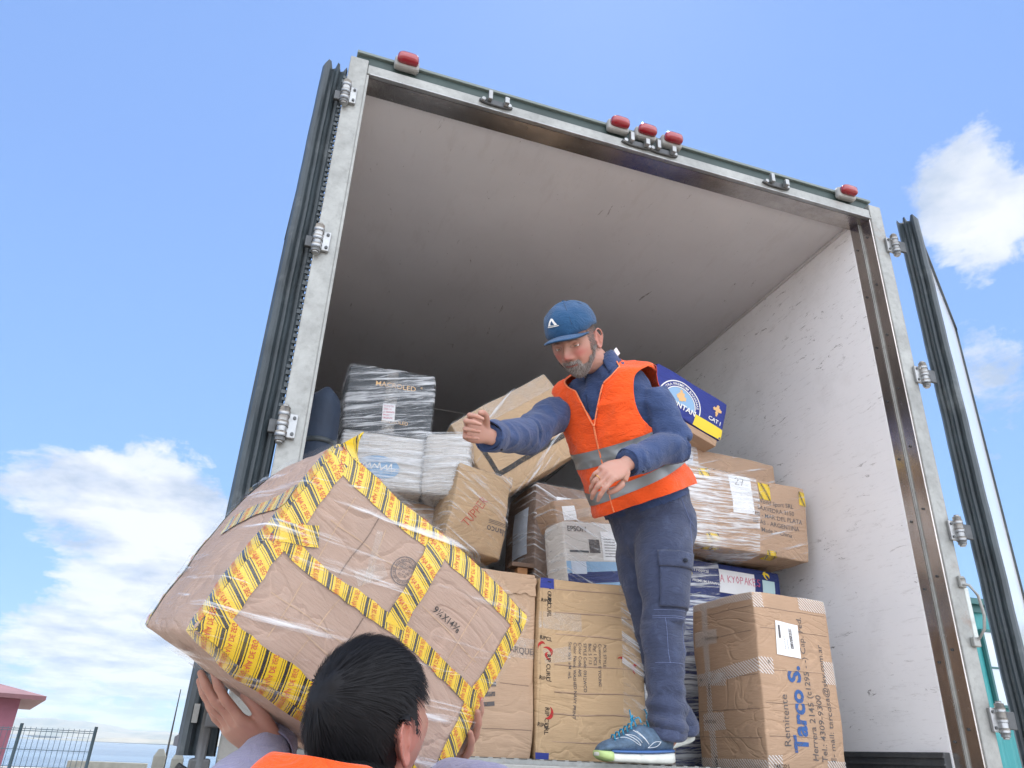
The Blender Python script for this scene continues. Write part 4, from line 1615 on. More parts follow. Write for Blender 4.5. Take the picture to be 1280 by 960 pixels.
for (cx_, cy_, rr) in ((.165, .115, .018), (.150, .10, .013), (.182, .10, .014), (.165, .092, .016), (.158, .132, .009), (.375, .150, .017), (.358, .148, .010), (.392, .148, .010), (.375, .168, .009), (.375, .128, .010), (.375, .115, .006)):
    b0 = len(v5)
    m_ = 10
    v5 += [(cx_ + rr * math.cos(2 * PI * k / m_) * (.8 + .3 * (k % 2)), cy_ + rr * math.sin(2 * PI * k / m_) * (.8 + .3 * (k % 2))) for k in range(m_)]
    f5.append(tuple(range(b0, b0 + m_)))
for sel in (f5[:5], f5[5:]):
    bn.ink('fruit_print', 'ink_gold', 'front', [(v5, sel, 0, 0, 0)], .0026)
bn.text('CAT I', 'front', .335, .073, .030, 0, 'ink_white', bold=.02, off=.003)
# open brown tray underneath the lid
bm = BM()
box(bm, (-BW / 2 + .01, -.142, -.040), (BW / 2 - .012, .142, -.004), bev=.003)
obj('tray', bm, M['kraft_board'], bn.root, local=True)
fl = Carton('film-wrapped carton standing upright directly behind the worker, left of the note 27 carton', (1.54, .93, .69), (0, 0, 0), (.29, .28, .54), 'kraft_board', seed=33)
fl.film('film_flat', .008)
sup = Carton('small brown carton propping the tilted banana carton behind the worker', (1.60, .93, 1.236), (0, 0, 3), (.26, .26, .25), 'kraft_board', seed=31)
sup.film('film_mid', .008)

# ---- dark blue rolled mattress behind the left post
def _roll(p, q): return Vector((0, 0, 0))


pbr('navy_cloth', (.018, .032, .060), .7, build=speck((.018, .032, .060), .3, 5, bstr=.4, bscale=40))
rm = thing('rolled_mattress', 'upright dark navy rolled mattress just inside the left post', 'mattress', (.075, .62, .604))
bm = BM()
prof = [(.0, .068), (.12, .074), (.3, .075), (.5, .073), (.62, .070), (.665, .060), (.69, .042), (.70, .015)]
rings = [[(rr * math.cos(t) * .95, rr * math.sin(t) * 1.1, z + .008 * math.sin(3 * t)) for t in [2 * PI * k / 28 for k in range(28)]] for z, rr in prof]
ring_loft(bm, rings)
obj('roll', bm, M['navy_cloth'], rm, smooth=True, local=True)
for z in (.15, .45):
    bm = BM()
    rings = [[((rr) * math.cos(t) * .95, (rr) * math.sin(t) * 1.1, z + dz) for t in [2 * PI * k / 28 for k in range(28)]] for dz, rr in ((0, .0745), (.002, .0785), (.02, .0785), (.022, .0745))]
    ring_loft(bm, rings, cap=False)
    obj('strap', bm, M['rubber'], rm, local=True)
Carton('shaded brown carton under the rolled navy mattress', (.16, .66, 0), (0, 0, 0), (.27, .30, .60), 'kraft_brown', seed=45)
# ------------------------------------------------------------------ people: helpers
from mathutils.bvhtree import BVHTree


def cr(pts, n):
    """Catmull-Rom through points (tuples of any length) -> n samples per span"""
    out = []
    P_ = [tuple(p) for p in pts]
    for i in range(len(P_) - 1):
        p0, p1, p2, p3 = P_[max(i - 1, 0)], P_[i], P_[i + 1], P_[min(i + 2, len(P_) - 1)]
        for k in range(n):
            t = k / n
            out.append(tuple(.5 * ((2 * b) + (-a + c) * t + (2 * a - 5 * b + 4 * c - d) * t * t + (-a + 3 * b - 3 * c + d) * t ** 3) for a, b, c, d in zip(p0, p1, p2, p3)))
    out.append(P_[-1])
    return out


def limb(bm, pts, n=5, seg=20, flat=1.0, up=None, cap_r=True):
    """pts: (x,y,z,r); smooth tapered limb with rounded ends"""
    s = cr(pts, n)
    c = [Vector(p[:3]) for p in s]
    r = [p[3] for p in s]
    if cap_r:
        d0 = (c[0] - c[1]).normalized()
        d1 = (c[-1] - c[-2]).normalized()
        h = [(.97, .25), (.86, .5), (.6, .8), (.25, .97)]
        c = [c[0] + d0 * r[0] * b for a, b in reversed(h)] + c + [c[-1] + d1 * r[-1] * b for a, b in h]
        r = [r[0] * a for a, b in reversed(h)] + r + [r[-1] * a for a, b in h]
    tube(bm, c, r, seg, flat=flat, up=up)
    return bm


def remesh(bm, voxel, smooth=2):
    me = bpy.data.meshes.new('shape')
    bm.to_mesh(me)
    bm.free()
    o = bpy.data.objects.new('shape', me)
    C.objects.link(o)
    md = o.modifiers.new('r', 'REMESH')
    md.mode = 'VOXEL'
    md.voxel_size = voxel
    dg = bpy.context.evaluated_depsgraph_get()
    m2 = bpy.data.meshes.new_from_object(o.evaluated_get(dg))
    bpy.data.objects.remove(o)
    bpy.data.meshes.remove(me)
    b = BM()
    b.from_mesh(m2)
    bpy.data.meshes.remove(m2)
    for _ in range(smooth):
        bmesh.ops.smooth_vert(b, verts=b.verts, factor=.5, use_axis_x=True, use_axis_y=True, use_axis_z=True)
    b.normal_update()
    return b


def displace(bm, fn):
    bm.normal_update()
    mv = [(v, v.normal.copy() * fn(v.co, v.normal)) for v in bm.verts]
    for v, d in mv: v.co += d
    bm.normal_update()


def seg_near(p, segs):
    best = None
    for a, b, tagv in segs:
        ab = b - a
        t = max(0, min(1, (p - a).dot(ab) / ab.length_squared))
        d = (p - a - ab * t).length
        if best is None or d < best[0]: best = (d, t, a, b, tagv)
    return best


def ridge(p):
    return 1 - abs(noise.noise(p)) * 2.2


def folds(segs, amp=.006, seed=0.0, along=26, around=7):
    """cloth folds that run round each limb segment, deeper near its bent ends"""
    def f(p, n):
        d, t, a, b, k = seg_near(p, segs)
        ax = (b - a).normalized()
        s = (p - a).dot(ax)
        q = (p - a) - ax * s
        tilt = noise.noise(p * 5 + Vector((seed, 0, 0))) * .06 + q.x * .55 - q.y * .35
        v = Vector((q.x * around, q.y * around, q.z * around)) + ax * ((s + tilt) * along) + Vector((seed, seed * 2, 0))
        bend = .45 + .55 * (abs(t - .5) * 2) ** 1.5
        r1 = ridge(v)
        r2 = ridge(v * 1.9 + Vector((5, 3, 1)))
        big = noise.noise(p * 9 + Vector((seed, 1, 2)))
        return k * amp * bend * (r1 * .8 + r2 * .35 - .55) + amp * .7 * big * k
    return f


def conform(name, mat, target, pts_fn, na, nb, direction, off, parent, thick=0.0, local=False):
    """sheet laid on a garment: a grid of points thrown along a direction onto the target surface"""
    bvh = target
    bm = BM()
    g = []
    for j in range(nb + 1):
        row = []
        for i in range(na + 1):
            p = Vector(pts_fn(i / na, j / nb))
            d = Vector(direction).normalized()
            h = bvh.ray_cast(p, d)
            q = h[0] - d * off if h[0] is not None else None
            row.append(bm.verts.new(q) if q is not None else None)
        g.append(row)
    for j in range(nb):
        for i in range(na):
            q = (g[j][i], g[j][i + 1], g[j + 1][i + 1], g[j + 1][i])
            if all(q): bm.faces.new(q)
    if thick:
        bmesh.ops.recalc_face_normals(bm, faces=bm.faces)
        bmesh.ops.solidify(bm, geom=bm.faces[:], thickness=thick)
    lone = [v for v in bm.verts if not v.link_faces]
    bmesh.ops.delete(bm, geom=lone, context='VERTS')
    return obj(name, bm, mat, parent, smooth=True)


def bvh_of(o):
    bm = BM()
    bm.from_mesh(o.data)
    t = BVHTree.FromBMesh(bm)
    bm.free()
    return t


def strip_on(name, mat, bvh, line, width, direction, off, parent, n=24):
    """narrow line (seam, lace, piping) following a polyline projected on a garment"""
    L_ = cr(line, max(2, n // max(1, len(line) - 1)))
    d = Vector(direction).normalized()
    bm = BM()
    prev = None
    pts = []
    for p in L_:
        h = bvh.ray_cast(Vector(p), d)
        if h[0] is not None: pts.append(h[0] - d * off)
    if len(pts) < 2:
        bm.free(); return None
    tube(bm, pts, width / 2, 5, flat=.6)
    return obj(name, bm, mat, parent, smooth=True)


# skin: base tone with mottling, region tints from a vertex colour written by the builder
def skin_mat(name, base, ruddy):
    def f(t, b):
        c = ocoord(t)
        at = t.new('ShaderNodeAttribute', attribute_name='tint')
        n = t.noise(c, 30, 5, .6)
        col = t.mix(t.ramp(n, [(.35, .0), (.7, .30)]), base, ruddy)
        fac = t.new('ShaderNodeSeparateColor', {0: at.outputs['Color']})
        col = t.mix(fac.outputs[0], col, (.42, .10, .085))     # flushed skin
        col = t.mix(fac.outputs[1], col, (.30, .055, .05))    # lips, mouth
        col = t.mix(fac.outputs[2], col, (.035, .022, .018))  # dark: brows, mouth gap, nostrils
        t.l.new(col, b.inputs['Base Color'])
        bump(t, b, t.noise(c, 260, 4, .6), .25, .001)
    return pbr(name, base, .48, spec=.4, build=f, Subsurface_Weight=.12, Subsurface_Scale=.006)


skin_mat('skin_ruddy', (.45, .25, .19), (.45, .17, .125))
skin_mat('skin_tan', (.36, .19, .14), (.36, .14, .105))


def head_shape(Mh, face=True, smile=1.0, scale=1.0):
    """sculpted head; local x right, y forward, z up, eyes on z=0"""
    def G(x, z, x0, z0, sx, sz): return math.exp(-(((x - x0) / sx) ** 2 + ((z - z0) / sz) ** 2))

    def fn(q, p):
        x, y, z = q
        # jaw taper and chin
        if z < 0:
            k = min(1, -z / .115)
            x *= 1 - .30 * k ** 1.5
            if y < 0: y *= 1 - .55 * k ** 1.2
            else: y *= 1 + .10 * k
        if z > 0.03: y = y * (1 - .10 * max(0, p.y) * (z - .03) / .09)
        # flatten sides at the temples
        x *= 1 - .05 * math.exp(-((z - .03) / .03) ** 2) * max(0, p.y)
        if y > 0:
            f = max(0, p.y) ** .5
            ax = abs(x)
            d = 0
            d += .014 * G(x, z, 0, -.004, .009, .018) + .020 * G(x, z, 0, -.022, .0105, .014) + .016 * G(x, z, 0, -.033, .012, .0085)
            d += .012 * G(ax, z, .0145, -.035, .0075, .0075)
            d -= .0125 * G(ax, z, .031, .002, .0165, .0105)
            d += .0065 * G(ax, z, .026, .021, .022, .0070)
            d += .0065 * G(ax, z, .042, -.024, .020, .016)
            d += .0060 * G(x, z, 0, -.061, .026, .013)
            d += .0040 * G(x, z, 0, -.0545, .021, .0030) + .0045 * G(x, z, 0, -.0655, .019, .0036)
            d -= .0060 * G(x, z, 0, -.060, .022, .0022) * smile
            d -= .0040 * G(ax, z, .030 , -.052, .0045, .011) * smile
            d += .0060 * G(ax, z, .040, -.044, .012, .012) * smile
            d -= .0050 * G(x, z, 0, -.077, .020, .005)
            d += .0100 * G(x, z, 0, -.098, .021, .014)
            y += d * f
        return Vector((x, y, z)) * scale
    bm = BM()
    ellipsoid(bm, (0, 0, 0), (.078, .098, .120), Mh, 64, fn=fn)
    # ears: thin bowl, rolled rim, lobe and the flap before the canal
    for s in (-1, 1):
        def E(y, z, x): return Mh @ (Vector((s * (.0735 + x + max(0, -y - .0) * .45), y * 1.05 - .010, z * 1.06 - .008)) * scale)
        rings = []
        for (zz, w_) in ((-.028, .004), (-.022, .008), (-.010, .0125), (.004, .0165), (.016, .016), (.024, .011), (.028, .004)):
            rings.append([E(w_ * math.cos(t), zz, .0045 + .0028 * math.sin(t)) for t in [2 * PI * k / 12 for k in range(12)]])
        ring_loft(bm, rings)
        rim = [(.012, .006, .004), (.013, .018, .009), (.006, .029, .012), (-.006, .031, .013), (-.016, .022, .013), (-.0185, .008, .012), (-.015, -.008, .011), (-.009, -.020, .010), (-.002, -.029, .009), (.007, -.027, .007), (.009, -.018, .004)]
        w4 = [tuple(E(*q)) + ((.0036 if i < 8 else .0048) * scale,) for i, q in enumerate(rim)]
        limb(bm, w4, 3, 10)
        limb(bm, [tuple(E(-.006, .016, .009)) + (.0026,), tuple(E(-.010, .004, .010)) + (.003,), tuple(E(-.006, -.010, .009)) + (.003,)], 3, 8)
        limb(bm, [tuple(E(.012, -.002, .006)) + (.0038,), tuple(E(.011, -.008, .007)) + (.0036,)], 3, 8)
    return bm


def hand_shape(bm, Mh, side=1, curl=(.5, .5, .5, .5), spread=1.0, thumb=(.55, .5), scale=1.0, curl2=None):
    """hand in local space: wrist at 0, +y to the fingertips, +z back of the hand; side=+1 puts the thumb at -x"""
    S = Matrix.Scale(scale, 4)
    T_ = Mh @ S

    def X(v): return T_ @ Vector((v[0] * side, v[1], v[2]))
    rings = []
    for (y, w, t, z) in ((-.03, .026, .021, 0), (.0, .027, .019, 0), (.02, .034, .019, .001), (.045, .041, .018, .002), (.070, .042, .016, .003), (.088, .040, .013, .003), (.094, .036, .009, .002)):
        rings.append([X((w * math.copysign(abs(math.cos(a)) ** .8, math.cos(a)), y, z + t * math.copysign(abs(math.sin(a)) ** .8, math.sin(a)))) for a in [2 * PI * k / 20 for k in range(20)]])
    ring_loft(bm, rings)
    # knuckles
    fingers = [(-.0300, .088, (.045, .027, .022), .0092), (-.0100, .092, (.049, .031, .023), .0095), (.0105, .089, (.045, .028, .023), .0090), (.0295, .080, (.035, .022, .020), .0080)]
    for i, (fx, fy, ln, r) in enumerate(fingers):
        sp = (-.16, -.05, .06, .19)[i] * spread
        c = curl[i]
        ang = 0
        p = Vector((fx, fy - .016, .003))
        pts = [(p.x, p.y, p.z, r * 1.08)]
        bends = (c * .75, c * 1.05, c * .7)
        p = p + Vector((0, .014, 0))
        pts.append((p.x, p.y, p.z + .002, r * 1.12))
        for j, L_ in enumerate(ln):
            ang += bends[j]
            d = Vector((math.sin(sp) * math.cos(ang), math.cos(sp) * math.cos(ang), -math.sin(ang)))
            rr = r * (1.0, .95, .84)[j]
            m = p + d * L_ * .5
            pts.append((m.x, m.y, m.z, rr * .93))
            p = p + d * L_
            pts.append((p.x, p.y, p.z, rr * (1.0 if j < 2 else .8)))
        w4 = []
        for q in pts:
            v = X(q[:3])
            w4.append((v.x, v.y, v.z, q[3] * scale))
        limb(bm, w4, 3, 12)
    # thumb leaves the side of the palm near its base
    a, bnd = thumb
    p = Vector((-.026, .018, -.004))
    ang = a
    pts = [(p.x + .006, p.y - .006, p.z, .0135)]
    pts.append((p.x, p.y, p.z, .0145))
    for j, (L_, r) in enumerate(((.040, .0125), (.031, .0108), (.025, .0092))):
        d = Vector((-math.sin(ang) * .92, math.cos(ang), -.45 * bnd - .08)).normalized()
        p = p + d * L_
        pts.append((p.x, p.y, p.z, r))
        ang -= bnd * .55
    w4 = []
    for q in pts:
        v = X(q[:3])
        w4.append((v.x, v.y, v.z, q[3] * scale))
    limb(bm, w4, 4, 14)


def frame_m(origin, y, z):
    """matrix with +y along y, +z as near z as possible"""
    y = Vector(y).normalized()
    x = y.cross(Vector(z)).normalized()
    z = x.cross(y).normalized()
    return Matrix.Translation(origin) @ Matrix((x, y, z)).transposed().to_4x4()


class Torso:
    """oval rings along a bent spine; surface(theta, t): theta 0 front, +90 deg his left; t in ring units"""

    def __init__(self, rows):
        self.rows = [tuple(c) + (rl, rf, ph) for c, rl, rf, ph in rows]
        self.N = len(rows) - 1

    def at(self, t):
        t = max(0, min(self.N - 1e-6, t))
        i = int(t)
        u = t - i
        R__ = self.rows
        p0, p1, p2, p3 = R__[max(i - 1, 0)], R__[i], R__[i + 1], R__[min(i + 2, self.N)]
        v = [.5 * ((2 * b) + (-a + c) * u + (2 * a - 5 * b + 4 * c - d) * u * u + (-a + 3 * b - 3 * c + d) * u ** 3) for a, b, c, d in zip(p0, p1, p2, p3)]
        return v

    def basis(self, t):
        v = self.at(t)
        a, b = self.at(max(0, t - .25)), self.at(min(self.N, t + .25))
        tg = (Vector(b[:3]) - Vector(a[:3])).normalized()
        ph = R_(v[5])
        l = Vector((math.cos(ph), -math.sin(ph), 0))
        l = (l - tg * l.dot(tg)).normalized()
        f = l.cross(tg).normalized()
        return Vector(v[:3]), l, f, tg, v[3], v[4]

    def surf(self, th, t, infl=0.0, e=.85):
        c, l, f, tg, rl, rf = self.basis(t)
        s, k = math.sin(th), math.cos(th)
        return c + l * (rl + infl) * math.copysign(abs(s) ** e, s) + f * (rf + infl) * math.copysign(abs(k) ** e, k)

    def solid(self, bm, infl=0.0, n=32, per=3):
        rings = []
        for i in range(self.N * per + 1):
            t = i / per
            rings.append([self.surf(2 * PI * k / n, t, infl) for k in range(n)])
        ring_loft(bm, rings)


def shell(T, g, t0, t1, nt, nth, infl, th0=-PI, th1=PI, off=0.0, fold=None, bulge=None):
    """cloth shell on a Torso: kept where g(theta,t) > 0, edge snapped onto g = 0"""
    P_ = {}
    closed = abs((th1 - th0) - 2 * PI) < 1e-6
    par = [[(th0 + (th1 - th0) * i / nth, t0 + (t1 - t0) * j / nt) for i in range(nth + (0 if closed else 1))] for j in range(nt + 1)]
    G = [[g(*p) for p in row] for row in par]
    W_ = len(par[0])
    newp = {}
    for j in range(nt + 1):
        for i in range(W_):
            if G[j][i] > 0: continue
            best = None
            for dj, di in ((0, 1), (0, -1), (1, 0), (-1, 0), (1, 1), (-1, -1), (1, -1), (-1, 1)):
                jj, ii = j + dj, i + di
                if closed: ii %= W_
                if not (0 <= jj <= nt and 0 <= ii < W_): continue
                if G[jj][ii] > 0:
                    a = par[j][i]
                    b = list(par[jj][ii])
                    if closed and abs(b[0] - a[0]) > PI: b[0] += 2 * PI * (1 if b[0] < a[0] else -1)
                    lo, hi = 0.0, 1.0
                    for _ in range(12):
                        m = (lo + hi) / 2
                        if g(a[0] + (b[0] - a[0]) * m, a[1] + (b[1] - a[1]) * m) > 0: hi = m
                        else: lo = m
                    if best is None or hi < best[0]:
                        best = (hi, (a[0] + (b[0] - a[0]) * hi, a[1] + (b[1] - a[1]) * hi))
            if best: newp[(j, i)] = best[1]
    bm = BM()
    vv = {}

    def V_(j, i):
        if (j, i) in vv: return vv[(j, i)]
        if G[j][i] > 0: p = par[j][i]
        elif (j, i) in newp: p = newp[(j, i)]
        else: return None
        ii = infl(*p) if callable(infl) else infl
        q = T.surf(p[0], p[1], ii + off)
        if bulge: q = q + bulge(*p)
        v = bm.verts.new(q)
        vv[(j, i)] = v
        return v
    for j in range(nt):
        for i in range(nth if closed else W_ - 1):
            i2 = (i + 1) % W_
            c4 = [(j, i), (j, i2), (j + 1, i2), (j + 1, i)]
            if not any(G[a][b] > 0 for a, b in c4): continue
            vs = [V_(*c) for c in c4]
            if all(v is not None for v in vs):
                try: bm.faces.new(vs)
                except ValueError: pass
    bmesh.ops.remove_doubles(bm, verts=bm.verts, dist=.0004)
    bm.normal_update()
    if fold: displace(bm, fold)
    return bm


def solidify(bm, th):
    bm.normal_update()
    bmesh.ops.solidify(bm, geom=bm.faces[:], thickness=th)
    return bm


def hairs(roots, length, width, flow, seg=4, jitter=.25, lift=.15, seed=1, curl=.0, clearance=None):
    """hair drawn as thin tapering ribbons: roots = (point, normal); flow(point) = lie direction"""
    rg = random.Random(seed)
    bm = BM()
    for p, n in roots:
        L_ = length(p) if callable(length) else length
        L_ *= rg.uniform(.7, 1.15)
        d = flow(p)
        d = (d + Vector((rg.uniform(-1, 1), rg.uniform(-1, 1), rg.uniform(-1, 1))) * jitter)
        d = (d - n * d.dot(n) + n * lift).normalized()
        side = d.cross(n).normalized()
        q = Vector(p)
        prev = None
        w0 = width * rg.uniform(.6, 1.2)
        nn = n.copy()
        for s in range(seg + 1):
            t = s / seg
            ww = w0 * (1 - t) ** .6 * .5 + .00006
            a, b = bm.verts.new(q + side * ww), bm.verts.new(q - side * ww)
            if prev:
                f = bm.faces.new((prev[0], prev[1], b, a)); f.smooth = True
            prev = (a, b)
            if clearance: 
                nn = clearance(q, nn)
                f2 = flow(q)
                f2 = f2 - nn * f2.dot(nn)
                if f2.length > 1e-4:
                    d = (d * .6 + f2.normalized() * .4)
                d = (d - nn * d.dot(nn) * .8 + nn * (lift * (1 - t) * .6)).normalized()
            q = q + d * L_ / seg
    return bm


def tint_head(bm_or_me, Mh, lips=True, brow=None, flush=.5, scale=1.0):
    me = bm_or_me
    at = me.color_attributes.new('tint', 'FLOAT_COLOR', 'POINT')
    inv = Mh.inverted()
    for i, v in enumerate(me.vertices):
        q = (inv @ v.co) / scale
        r = g = b = 0.0
        if q.length < .19:
            x, y, z = q
            ax = abs(x)
            if y > .03 and ax < .075 and -.13 < z < .1:
                r += flush * math.exp(-(((ax - .040) / .020) ** 2 + ((z + .024) / .018) ** 2))
                r += flush * .9 * math.exp(-((x / .014) ** 2 + ((z + .030) / .014) ** 2))
                r += flush * .3 * math.exp(-(((ax - .03) / .03) ** 2 + ((z - .05) / .02) ** 2))
                if lips:
                    lz = -.0600 + .25 * max(0, ax - .012) * 1.0
                    g += .85 * math.exp(-((ax / .023) ** 6 + ((z - lz) / .0085) ** 4))
                    b += .95 * math.exp(-((ax / .021) ** 4 + ((z - lz) / .0036) ** 2))
                b += .8 * math.exp(-(((ax - .0085) / .0035) ** 2 + ((z + .0425) / .0025) ** 2))
                if brow:
                    bz = .0195 + .10 * ax - 1.5 * max(0, ax - .034) ** 1 * .4
                    b += brow * math.exp(-(((ax - .030) / .017) ** 4 + ((z - bz) / .0035) ** 2))
                # lashes and lids
                e = ((ax - .031) / .0145) ** 2 + ((z - .001) / .0062) ** 2
                b += .40 * math.exp(-((e - 1.0) / .35) ** 2)
            if ax > .070: r += .35
        at.data[i].color = (min(1, r), min(1, g), min(1, b), 1)
    return me


def eye(parent, Mh, s, look, scale=1.0, iris='iris_brown'):
    c = Mh @ (Vector((s * .031, .0725, .001)) * scale)
    bm = BM()
    r = .0122 * scale
    ellipsoid(bm, c, (r, r, r), None, 12)
    e = obj('eye', bm, M['eye_white'], parent, smooth=True)
    d = Vector(look).normalized()
    Rm = Mh.to_3x3()
    R4 = Matrix.Translation(c) @ Rm.to_4x4()
    for lo_, hi_ in ((3, 90), (-90, -15)):
        b2 = BM()
        rings = []
        for i in range(9):
            el = R_(lo_ + (hi_ - lo_) * i / 8)
            rings.append([R4 @ Vector((r * 1.09 * math.cos(el) * math.sin(t), r * 1.09 * math.cos(el) * math.cos(t), r * 1.09 * math.sin(el))) for t in [R_(-100 + 200 * k / 20) for k in range(21)]])
        ring_loft(b2, rings, cap=False, closed=False)
        obj('eyelid', b2, M['skin_ruddy'], e, smooth=True)
    bm = BM()
    a, b = frame(d)
    for nm, rr, off in (('iris', .0056, .0110), ('pupil', .0026, .01150)):
        b2 = BM()
        rings = [[c + d * (off * scale + k * .0007) + (a * math.cos(t) + b * math.sin(t)) * rr * scale * sc for t in [2 * PI * j / 16 for j in range(16)]] for k, sc in ((0, 1), (1, .8), (1.2, .02))]
        ring_loft(b2, rings)
        obj(nm, b2, M[iris if nm == 'iris' else 'ink_black'], e, smooth=True)
    bm.free()
    return e


pbr('eye_white', (.70, .66, .62), .15, spec=.6)
pbr('iris_brown', (.09, .045, .02), .1, spec=.8)


def fabric(name, col, amt=.12, weave=600, rough=.85, sheen=.2, fade=None, bs=.25):
    def f(t, b):
        c = ocoord(t)
        n = t.noise(c, 7, 7, .65)
        colr = t.ramp(n, [(.3, tuple(v * (1 - amt) for v in col)), (.7, tuple(min(1, v * (1 + amt)) for v in col))])
        if fade:
            colr = t.mix(t.ramp(t.noise(c, 24, 8, .75), [(.5, .0), (.72, .5)]), colr, fade)
        t.l.new(colr, b.inputs['Base Color'])
        wr = t.noise(t.mapping(c, rot=(.4, .7, .2), scale=(1.0, 1.0, 2.4)), 13, 6, .62, 1.6)
        wr = t.math('ABSOLUTE', t.math('SUBTRACT', wr, .5))
        h = t.math('ADD', t.math('MULTIPLY', t.noise(c, weave, 2, .5), .05), t.math('MULTIPLY', t.noise(c, 45, 5, .6), .25))
        h = t.math('ADD', h, t.math('MULTIPLY', wr, -2.6))
        bump(t, b, h, bs * 2.0, .010)
    return pbr(name, col, rough, spec=.25, build=f, Sheen_Weight=sheen)


fabric('shirt_blue', (.034, .060, .150), .16, fade=(.075, .12, .25))
fabric('shirt_inner', (.16, .19, .30), .1)
fabric('trouser_blue', (.044, .056, .105), .14, fade=(.10, .13, .23))
fabric('seam_blue', (.16, .20, .36), .1)
fabric('cap_blue', (.018, .072, .170), .12, fade=(.03, .11, .23))
fabric('cap_dark', (.012, .018, .035), .1)
fabric('vest_orange', (.90, .095, .010), .10, rough=.75, bs=.30, fade=(.78, .12, .03))
fabric('vest_trim', (.90, .25, .10), .07, rough=.7)
fabric('sleeve_lilac', (.23, .22, .33), .14, fade=(.30, .28, .40))
pbr('reflective_band', (.24, .255, .265), .42, .25, build=speck((.24, .255, .265), .10, 9, bstr=.2, bscale=60))
pbr('hair_black', (.007, .0065, .008), .62, spec=.25)
pbr('hair_grey', (.14, .11, .095), .5, spec=.4)
pbr('hair_silver', (.42, .39, .37), .5, spec=.4)
pbr('gold', (.80, .50, .15), .2, 1.0)
pbr('sole_white', (.62, .63, .58), .6, build=speck((.62, .63, .58), .12, 30, dirt=((.25, .24, .20), .6)))
pbr('sole_green', (.42, .55, .22), .6, build=speck((.42, .55, .22), .15, 30))
pbr('shoe_mesh', (.075, .125, .19), .7, build=speck((.075, .125, .19), .35, 60, bstr=.5, bscale=300))
pbr('shoe_blue', (.06, .15, .38), .5)
pbr('lace_blue', (.02, .25, .42), .7)
pbr('shoe_line', (.75, .78, .80), .4)

# ------------------------------------------------------------------ the worker in the truck
V3 = Vector
HM = Matrix.Translation((.880, -.040, 1.362)) @ Matrix(((-.569, -.649, -.506), (.815, -.361, -.453), (.112, -.670, .734))).to_4x4() @ Matrix.Rotation(R_(10), 4, 'Z') @ Matrix.Rotation(R_(2), 4, 'X')
wk = thing('person', 'bearded man in blue cap and orange safety vest leaning out of the loaded truck', 'person', (1.28, .18, 0))
T_ = Torso([((1.318, .205, .72), .128, .100, 70), ((1.302, .205, .80), .148, .118, 69), ((1.262, .19, .89), .165, .136, 67), ((1.206, .172, .98), .160, .138, 64), ((1.148, .144, 1.07), .164, .136, 60),
            ((1.098, .114, 1.16), .172, .128, 56), ((1.060, .090, 1.240), .178, .114, 52), ((1.040, .078, 1.288), .160, .094, 50), ((1.026, .068, 1.322), .110, .078, 48), ((1.014, .058, 1.342), .074, .066, 46), ((.998, .046, 1.360), .056, .056, 44)])
Lsh, Lel, Lwr = V3((1.188, -.032, 1.236)), V3((1.262, -.045, 1.020)), V3((1.030, -.130, .890))
Rsh, Rel, Rwr = V3((.950, .210, 1.222)), V3((.735, .045, 1.002)), V3((.530, -.198, .874))
Lhip, Lkn, Lan = V3((1.292, .120, .80)), V3((1.270, .105, .43)), V3((1.272, .120, .085))
Rhip, Rkn, Ran = V3((1.295, .285, .80)), V3((1.336, .300, .43)), V3((1.425, .300, .120))

# body: one continuous skin from head to toes, mostly under the clothes
bm = head_shape(HM, scale=1.04)
hb = HM @ V3((0, -.035, -.07))
limb(bm, [(1.05, .080, 1.27, .060), (1.03, .068, 1.315, .058), (.985, .035, 1.345, .056), (hb.x, hb.y, hb.z, .055), tuple(HM @ V3((0, -.02, -.02))) + (.05,)], 4, 24)
T_.solid(bm, -.022)
for a, b, c in ((Lsh, Lel, Lwr), (Rsh, Rel, Rwr)):
    limb(bm, [tuple(a + V3((-.012, .0, -.03))) + (.032,), tuple(a.lerp(b, .5)) + (.042,), tuple(b) + (.037,), tuple(b.lerp(c, .4)) + (.037,), tuple(c) + (.025,)], 5, 18)
for a, b, c in ((Lhip, Lkn, Lan), (Rhip, Rkn, Ran)):
    limb(bm, [tuple(a) + (.058,), tuple(a.lerp(b, .5)) + (.062,), tuple(b) + (.050,), tuple(b.lerp(c, .35)) + (.050,), tuple(c) + (.035,)], 5, 18)
# left hand: back of the hand to the camera, fingers half closed pointing left and down
lh = frame_m(Lwr + V3((-.012, -.006, -.012)), V3((-.78, -.16, -.52)), V3((-.20, -.90, .42)))
hand_shape(bm, lh, 1, (.55, .62, .70, .72), .5, (.55, .9), .98)
# right hand: palm to the camera, fingers curled up towards it
rh = frame_m(Rwr + V3((-.006, -.010, -.002)), V3((-.80, -.45, -.02)), V3((-.42, .78, .30)))
hand_shape(bm, rh, 1, (1.0, .95, 1.0, 1.05), .8, (.75, .9), .92)
bm = remesh(bm, .0029, 2)
me = bpy.data.meshes.new('body')
bm.to_mesh(me)
bm.free()
tint_head(me, HM, brow=.85, flush=.75, scale=1.04)
body = obj('body', me, M['skin_ruddy'], wk, smooth=True)
tgt = V3((.35, -1.0, .35))
for s in (-1, 1):
    eye(wk, HM, s, tgt - HM.translation, 1.04)
# ring
bm = BM()
rp_ = lh @ V3((.0105 * 1, .117, -.006))
ax_ = (lh.to_3x3() @ V3((.0, .85, -.5))).normalized()
a_, b_ = frame(ax_)
tube(bm, [rp_ + (a_ * math.cos(t) + b_ * math.sin(t)) * .0104 for t in [2 * PI * k / 20 for k in range(21)]], .0014, 6)
obj('ring', bm, M['gold'], wk, smooth=True)

